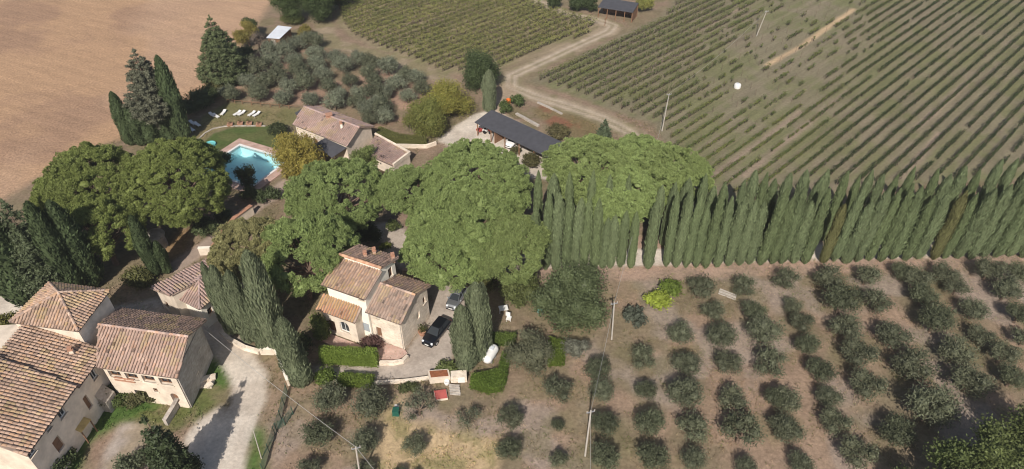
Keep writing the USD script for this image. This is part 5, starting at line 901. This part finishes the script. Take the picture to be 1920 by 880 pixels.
leafy('shrub', 'low shrub in the yard left of the tangled one', 'shrub', (228, 752), 0.7, 1.5, (0.085, 0.115, 0.035), 240, rz=0.8, trunk=False)
leafy('shrub', 'dark green bush at the bottom left corner below the farmhouse', 'shrub', (85, 880), 1.4, 2.3, (0.058, 0.078, 0.032), 241, n=10, rz=1.6, trunk=False)
leafy('shrub', 'dark bush against the farmhouse wall near the yellow canopy', 'shrub', (128, 858), 0.9, 1.1, (0.06, 0.08, 0.03), 242, rz=1.0, trunk=False)
leafy('fig_bush', 'pale green bush at the bottom edge left of the dark conifer', 'bush', (243, 872), 1.3, 1.7, (0.13, 0.15, 0.085), 243, rz=1.4, trunk=False)
leafy('shrub', 'yellowish bush left of the tower', 'shrub', (5, 612), 1.8, 2.4, (0.15, 0.15, 0.045), 244, rz=1.8, trunk=False, warm=0.2)
leafy('shrub', 'light green shrub climbing beside the villa porch', 'shrub', (596, 614), 2.0, 1.6, (0.135, 0.165, 0.045), 245, rz=2.2)
leafy('shrub', 'dark shrub in the shade between the villa and the bushy cypresses', 'shrub', (566, 640), 1.6, 1.9, (0.07, 0.085, 0.035), 246, rz=1.8, trunk=False)
leafy('plum_bush', 'reddish-brown climbing shrub against the villa front', 'bush', (700, 642), 0.8, 1.3, (0.105, 0.06, 0.052), 247, rz=0.9, trunk=False, elong=(1.4, .6, -.3))
leafy('shrub', 'olive green hedge bush behind the clipped cypresses', 'shrub', (908, 530), 1.6, 2.0, (0.115, 0.115, 0.042), 248, rz=1.7, trunk=False, elong=(.9, 1.3, 0))
leafy('shrub', 'dark bush in the courtyard behind the villa', 'shrub', (690, 436), 1.7, 2.1, (0.055, 0.07, 0.03), 249, rz=1.8, trunk=False)
leafy('shrub', 'little yellow-green shrub behind the villa chimneys', 'shrub', (722, 462), 0.7, 0.8, (0.15, 0.17, 0.04), 250, rz=0.8, trunk=False)
leafy('shrub', 'round green shrub on the courtyard edge between the pines', 'shrub', (737, 424), 0.8, 1.2, (0.085, 0.105, 0.036), 251, rz=0.9, trunk=False)
leafy('oak_tree', 'dark oak at the top edge between the field and the left vineyard', 'tree', (545, 8), 4.0, 4.4, (0.062, 0.085, 0.03), 252, n=12); leafy('oak_tree', 'dark oak beside the dirt track at the top edge', 'tree', (592, 4), 4.5, 4.6, (0.056, 0.078, 0.028), 253, n=12); leafy('oak_tree', 'dark oak at the top edge nearest the left vineyard corner', 'tree', (632, -14), 4.0, 4.2, (0.052, 0.072, 0.026), 254, n=11)
leafy('shrub', 'green undergrowth at the foot of the top edge oaks', 'shrub', (548, 36), 1.2, 2.6, (0.105, 0.118, 0.04), 255, rz=1.4, trunk=False, elong=(1.3, .8, 0)); leafy('shrub', 'yellow-green undergrowth right of the pale-roofed shed', 'shrub', (572, 62), 1.6, 2.2, (0.20, 0.175, 0.05), 256, rz=1.8, warm=0.3)
leafy('poplar_tree', 'yellowing tree between the fir and the pale-roofed shed', 'tree', (462, 62), 3.2, 2.9, (0.19, 0.17, 0.05), 257, n=10, warm=0.4); leafy('oak_tree', 'small dark tree behind the yellowing one near the shed', 'tree', (470, 40), 3.4, 2.0, (0.065, 0.085, 0.034), 258); leafy('dead_bush', 'grey leafless bush left of the pale-roofed shed', 'bush', (483, 76), 2.2, 2.2, (0.155, 0.125, 0.10), 259, n=8, dens=18, L=0.5, W=0.05, fill=0.4)
leafy('shrub', 'dark undergrowth between the fir and the upper olives', 'shrub', (458, 100), 1.5, 2.6, (0.045, 0.06, 0.024), 260, rz=1.6, trunk=False)
leafy('oak_tree', 'dark bush at the top edge, left of the open shed', 'bush', (1040, 2), 2.0, 2.2, (0.06, 0.08, 0.032), 261); leafy('oak_tree', 'dark bush touching the left end of the open shed', 'bush', (1082, 6), 2.0, 2.4, (0.055, 0.076, 0.03), 262); leafy('oak_tree', 'third dark bush at the top edge nearest the open shed roof', 'bush', (1108, 8), 1.8, 1.9, (0.055, 0.075, 0.03), 263)
leafy('lime_bush', 'yellow-green bush behind the right end of the open shed', 'bush', (1208, 6), 1.9, 2.6, (0.19, 0.19, 0.055), 264, rz=2.0, trunk=False)
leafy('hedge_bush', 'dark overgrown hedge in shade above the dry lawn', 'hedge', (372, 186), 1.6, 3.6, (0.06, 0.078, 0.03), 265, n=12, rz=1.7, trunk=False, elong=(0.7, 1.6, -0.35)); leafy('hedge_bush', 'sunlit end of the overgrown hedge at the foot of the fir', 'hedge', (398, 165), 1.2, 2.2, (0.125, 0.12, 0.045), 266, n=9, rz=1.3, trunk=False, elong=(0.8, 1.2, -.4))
leafy('oak_tree', 'leafy yellow-green tree filling the bottom right corner', 'tree', (1885, 868), 5.6, 4.2, (0.102, 0.124, 0.042), 267, n=16, rz=4.0); leafy('oak_tree', 'leafy tree left of the one filling the bottom right corner', 'tree', (1800, 900), 4.8, 3.8, (0.090, 0.114, 0.038), 268, n=14, rz=3.8); leafy('oak_tree', 'leafy tree cut by the right edge above the bottom right corner', 'tree', (1962, 826), 5.6, 3.9, (0.096, 0.118, 0.040), 269, n=14, rz=4.0); leafy('oak_tree', 'low tree at the bottom edge, first from the left of the corner group', 'tree', (1712, 925), 3.8, 3.0, (0.082, 0.106, 0.037), 270, n=11)
LIME = (0.155, 0.215, 0.040)
hedge('box_hedge', 'large bright clipped hedge in front of the villa', [G(603, 686), G(708, 692), G(711, 674), G(604, 669)], 2.3, LIME, 301)
leafy('box_bush', 'small round clipped bush below the villa hedge', 'bush', (612, 708), 0.8, 1.25, (0.105, 0.148, 0.03), 302, rz=1.0, trunk=False, size=(.5, .65)); hedge('box_hedge', 'bright low clipped hedge below the villa hedge', [G(633, 728), G(700, 732), G(703, 712), G(640, 708)], 1.25, LIME, 303)
hedge('box_hedge', 'bright clipped hedge below the gas tank', [G(882, 732), G(915, 742), G(942, 738), G(951, 712), G(938, 700), G(884, 712)], 1.3, (0.125, 0.185, 0.034), 304); hedge('box_hedge', 'clipped hedge above the gas tank', [G(917, 652), G(962, 652), G(968, 634), G(920, 634)], 1.3, (0.12, 0.17, 0.038), 305)
hedge('box_hedge', 'narrow bright clipped hedge right of the large grey bush', [G(1028, 690), G(1056, 690), G(1060, 650), G(1030, 642)], 1.3, (0.125, 0.175, 0.03), 306); hedge('box_hedge', 'low green hedge beside the gas tank on its right', [G(935, 702), G(950, 705), G(958, 670), G(942, 668)], 1.1, (0.10, 0.15, 0.03), 307)
hedge('laurel_hedge', 'olive green hedge behind the brown-roofed annex', [G(705, 262), G(745, 274), G(800, 277), G(800, 268), G(752, 262), G(712, 248)], 1.4, (0.125, 0.128, 0.042), 308, 60)

# ------------------------------------------------------------------ olives
oc = [olive_class(f'olive_kind_{w}', 400 + k, 1.9, 3.3, c, n, d, o) for k, (w, c, n, d, o) in enumerate((('round', (0.108, 0.118, 0.072), 8, 42, 0), ('spreading', (0.114, 0.122, 0.074), 7, 40, .1), ('silvery', (0.158, 0.172, 0.116), 8, 42, 0), ('dense', (0.100, 0.112, 0.064), 9, 44, 0), ('uneven', (0.112, 0.122, 0.073), 6, 40, .2), ('sparse', (0.125, 0.137, 0.088), 6, 30, .5)))]
def olives(listing, where, group, seed, bands, kinds=None, tone='grey-green', band_word='band'):
    rng = np.random.default_rng(seed); listing = sorted(listing, key=lambda o: o[1]); ys = np.array([o[1] for o in listing]); cuts = np.quantile(ys, np.linspace(0, 1, bands + 1)[1:-1]); band = np.searchsorted(cuts, ys, 'right')
    for bnd in range(bands):
        for k, o in enumerate(sorted([o for o, q_ in zip(listing, band) if q_ == bnd], key=lambda o: o[0])):
            x, y, w = o[:3]; v = o[3] if len(o) > 3 else int(rng.choice(kinds)); c = G(x, y, 1.75); s = w / 2 / px_per_m(c) / (1.9 * 1.08) * (0.88 if x > 1780 else 1); size = 'small' if s < 0.72 else 'large' if s > 1.12 else 'round'
            copy_of(oc[v], 'olive_tree', f'{size} olive, {ordinal(k + 1)} from left, {ordinal(bnd + 1)} line {where}', 'olive tree', (c[0], c[1], 0), rng.uniform(0, 360), group, (s, s, s * rng.uniform(0.9, 1.08)))
c7 = [(725, 95, 150), (785, 190, 115), (925, 80, 125), (960, 190, 120), (1000, 290, 165), (640, 285, 130), (815, 300, 150), (845, 415, 140), (1040, 420, 170), (485, 390, 135), (665, 420, 140), (490, 530, 108), (655, 560, 170), (505, 685, 150), (690, 705, 170), (875, 570, 140), (900, 725, 200), (1060, 565, 120), (1080, 690, 130), (310, 680, 135), (278, 440, 130), (300, 535, 130), (310, 830, 150), (520, 830, 155), (700, 830, 130), (935, 865, 120), (105, 520, 150), (108, 665, 66), (105, 820, 100)]
c8 = [(85, 95, 120), (250, 90, 130), (410, 80, 120), (105, 190, 90), (145, 265, 110), (165, 365, 115), (300, 195, 165), (330, 300, 150), (455, 185, 130), (220, 470, 130), (380, 405, 160), (515, 330, 150), (255, 575, 120), (415, 535, 160), (590, 455, 175), (285, 680, 140), (375, 815, 165), (535, 730, 165), (660, 640, 215), (690, 275, 165), (770, 395, 180), (825, 520, 205), (640, 165, 130), (560, 60, 100), (615, 90, 130), (735, 70, 110), (785, 120, 130), (850, 220, 140), (890, 320, 130), (970, 400, 150), (1010, 500, 140), (910, 60, 150), (985, 140, 150), (1040, 235, 125), (1045, 70, 120), (75, 590, 135), (85, 715, 140), (140, 850, 125), (1065, 330, 140)]
c6 = [(410, 450, 205), (645, 480, 225), (345, 645, 200), (610, 680, 180), (885, 690, 150), (915, 480, 190, 5), (1190, 525, 150, 5), (1425, 540, 170), (1420, 720, 160), (295, 815, 150), (600, 830, 140), (800, 830, 90), (890, 840, 80)]
low = [(1000 + o[0] / 2.317, 500 + o[1] / 2.317, o[2] / 2.317) + tuple(o[3:]) for o in c7] + [(1440 + o[0] / 2.2, 480 + o[1] / 2.2, o[2] / 2.2) + tuple(o[3:]) for o in c8] + [(480 + o[0] / 3, 600 + o[1] / 3, o[2] / 3) + tuple(o[3:]) for o in c6]
olives(low, 'of the lower grove below the avenue', 'olive trees of the lower grove', 501, 8, [0, 0, 1, 1, 3, 3, 4])
c2 = [(568, 280, 130), (720, 230, 130), (500, 330, 125), (615, 330, 110), (350, 370, 100), (430, 380, 150), (370, 450, 115), (530, 430, 150), (640, 390, 130), (745, 350, 130), (850, 310, 115), (730, 290, 120), (885, 360, 130), (975, 320, 105), (1040, 340, 115), (1140, 370, 140), (1030, 400, 110), (780, 410, 120), (930, 440, 105), (680, 460, 140), (1060, 440, 105), (1180, 460, 130), (1290, 420, 115), (1320, 480, 110), (1245, 520, 105), (420, 515, 135), (270, 515, 115), (560, 535, 120), (710, 540, 120), (840, 560, 140), (810, 470, 110), (870, 495, 85), (960, 560, 115), (1050, 510, 130), (1120, 500, 110), (1100, 590, 140), (1030, 600, 130), (975, 510, 110), (590, 480, 125), (700, 200, 95), (1230, 410, 110), (480, 270, 110), (1120, 640, 120), (1040, 650, 110), (640, 240, 110), (230, 490, 90), (460, 450, 110), (1080, 555, 120)]
olives([(340 + o[0] / 2.933, o[1] / 2.933, o[2] / 2.933) for o in c2], 'of the upper grove below the pale-roofed shed', 'olive trees of the upper grove', 502, 6, [2, 2, 0, 2, 1], 'silvery')

# ------------------------------------------------------------------ dry grass and weeds
rng = np.random.default_rng(600); mb = MB(); cand = rng.uniform((-75, 36), (95, 112), (100000, 2)); ii = np.clip(((cand[:, 0] + 150) / STEP).round().astype(int), 0, nx - 1); jj = np.clip(((cand[:, 1] - 24) / STEP).round().astype(int), 0, ny - 1); zi = zone[jj * nx + ii]
good = np.isin(zi, [ZONES.index(z) for z in ('ground', 'lower_grove_soil', 'grass_verge', 'dry_lawn', 'upper_grove_soil', 'avenue_verge')]); X, Y = pixel_of(np.c_[cand, np.zeros(len(cand))]); clump = meshkit.fbm(np.c_[cand * 0.35, cand[:, :1] * 0], 3, 61); good &= (X > -30) & (X < 1950) & (Y < 910) & (clump + rng.normal(0, 0.07, len(cand)) > 0.47) & (signed(POOL, cand) < -2.1)
cand, gc = cand[good], col[(jj * nx + ii)[good]]; n = len(cand); I = np.repeat(np.arange(n), 3); P = np.c_[cand[I] + rng.normal(0, 0.16, (len(I), 2)), rng.uniform(0.06, 0.16, len(I))]
greener = (rng.random((n, 1)) < 0.35); tc = np.where(greener, gc * np.array([0.72, 0.92, 0.58]), gc * np.array([1.25, 1.22, 1.1])) * rng.uniform(0.8, 1.25, (n, 1))
cards(mb, P, np.c_[rng.normal(0, 0.8, (len(I), 2)), np.full(len(I), 0.5)], rng.uniform(0.14, 0.32, len(I)), rng.uniform(0.05, 0.12, len(I)), tc[I], rng, np.tile([0, 0, 1.0], (len(I), 1)), 0.4)
tag(mb.build('/World', 'dry_grass', M['grass_blades']), 'dry grass and low weeds over the grove floors and verges', 'grass', kind='stuff')

# ------------------------------------------------------------------ thin autumn haze over the whole valley
hz = usdkit.material(stage, '/World/Looks/haze', {'v': ('principled_volume', {'color': (0.90, 0.90, 0.90), 'density': 0.0002, 'anisotropy': 0.2})}, [], volume='v.volume')
hb = trimesh.creation.box((6400, 6400, 72)); hb.apply_translation((0, 0, 72 / 2 - 3.2))
tag(MB().mesh(hb).build('/World', 'haze', hz), kind='stuff')
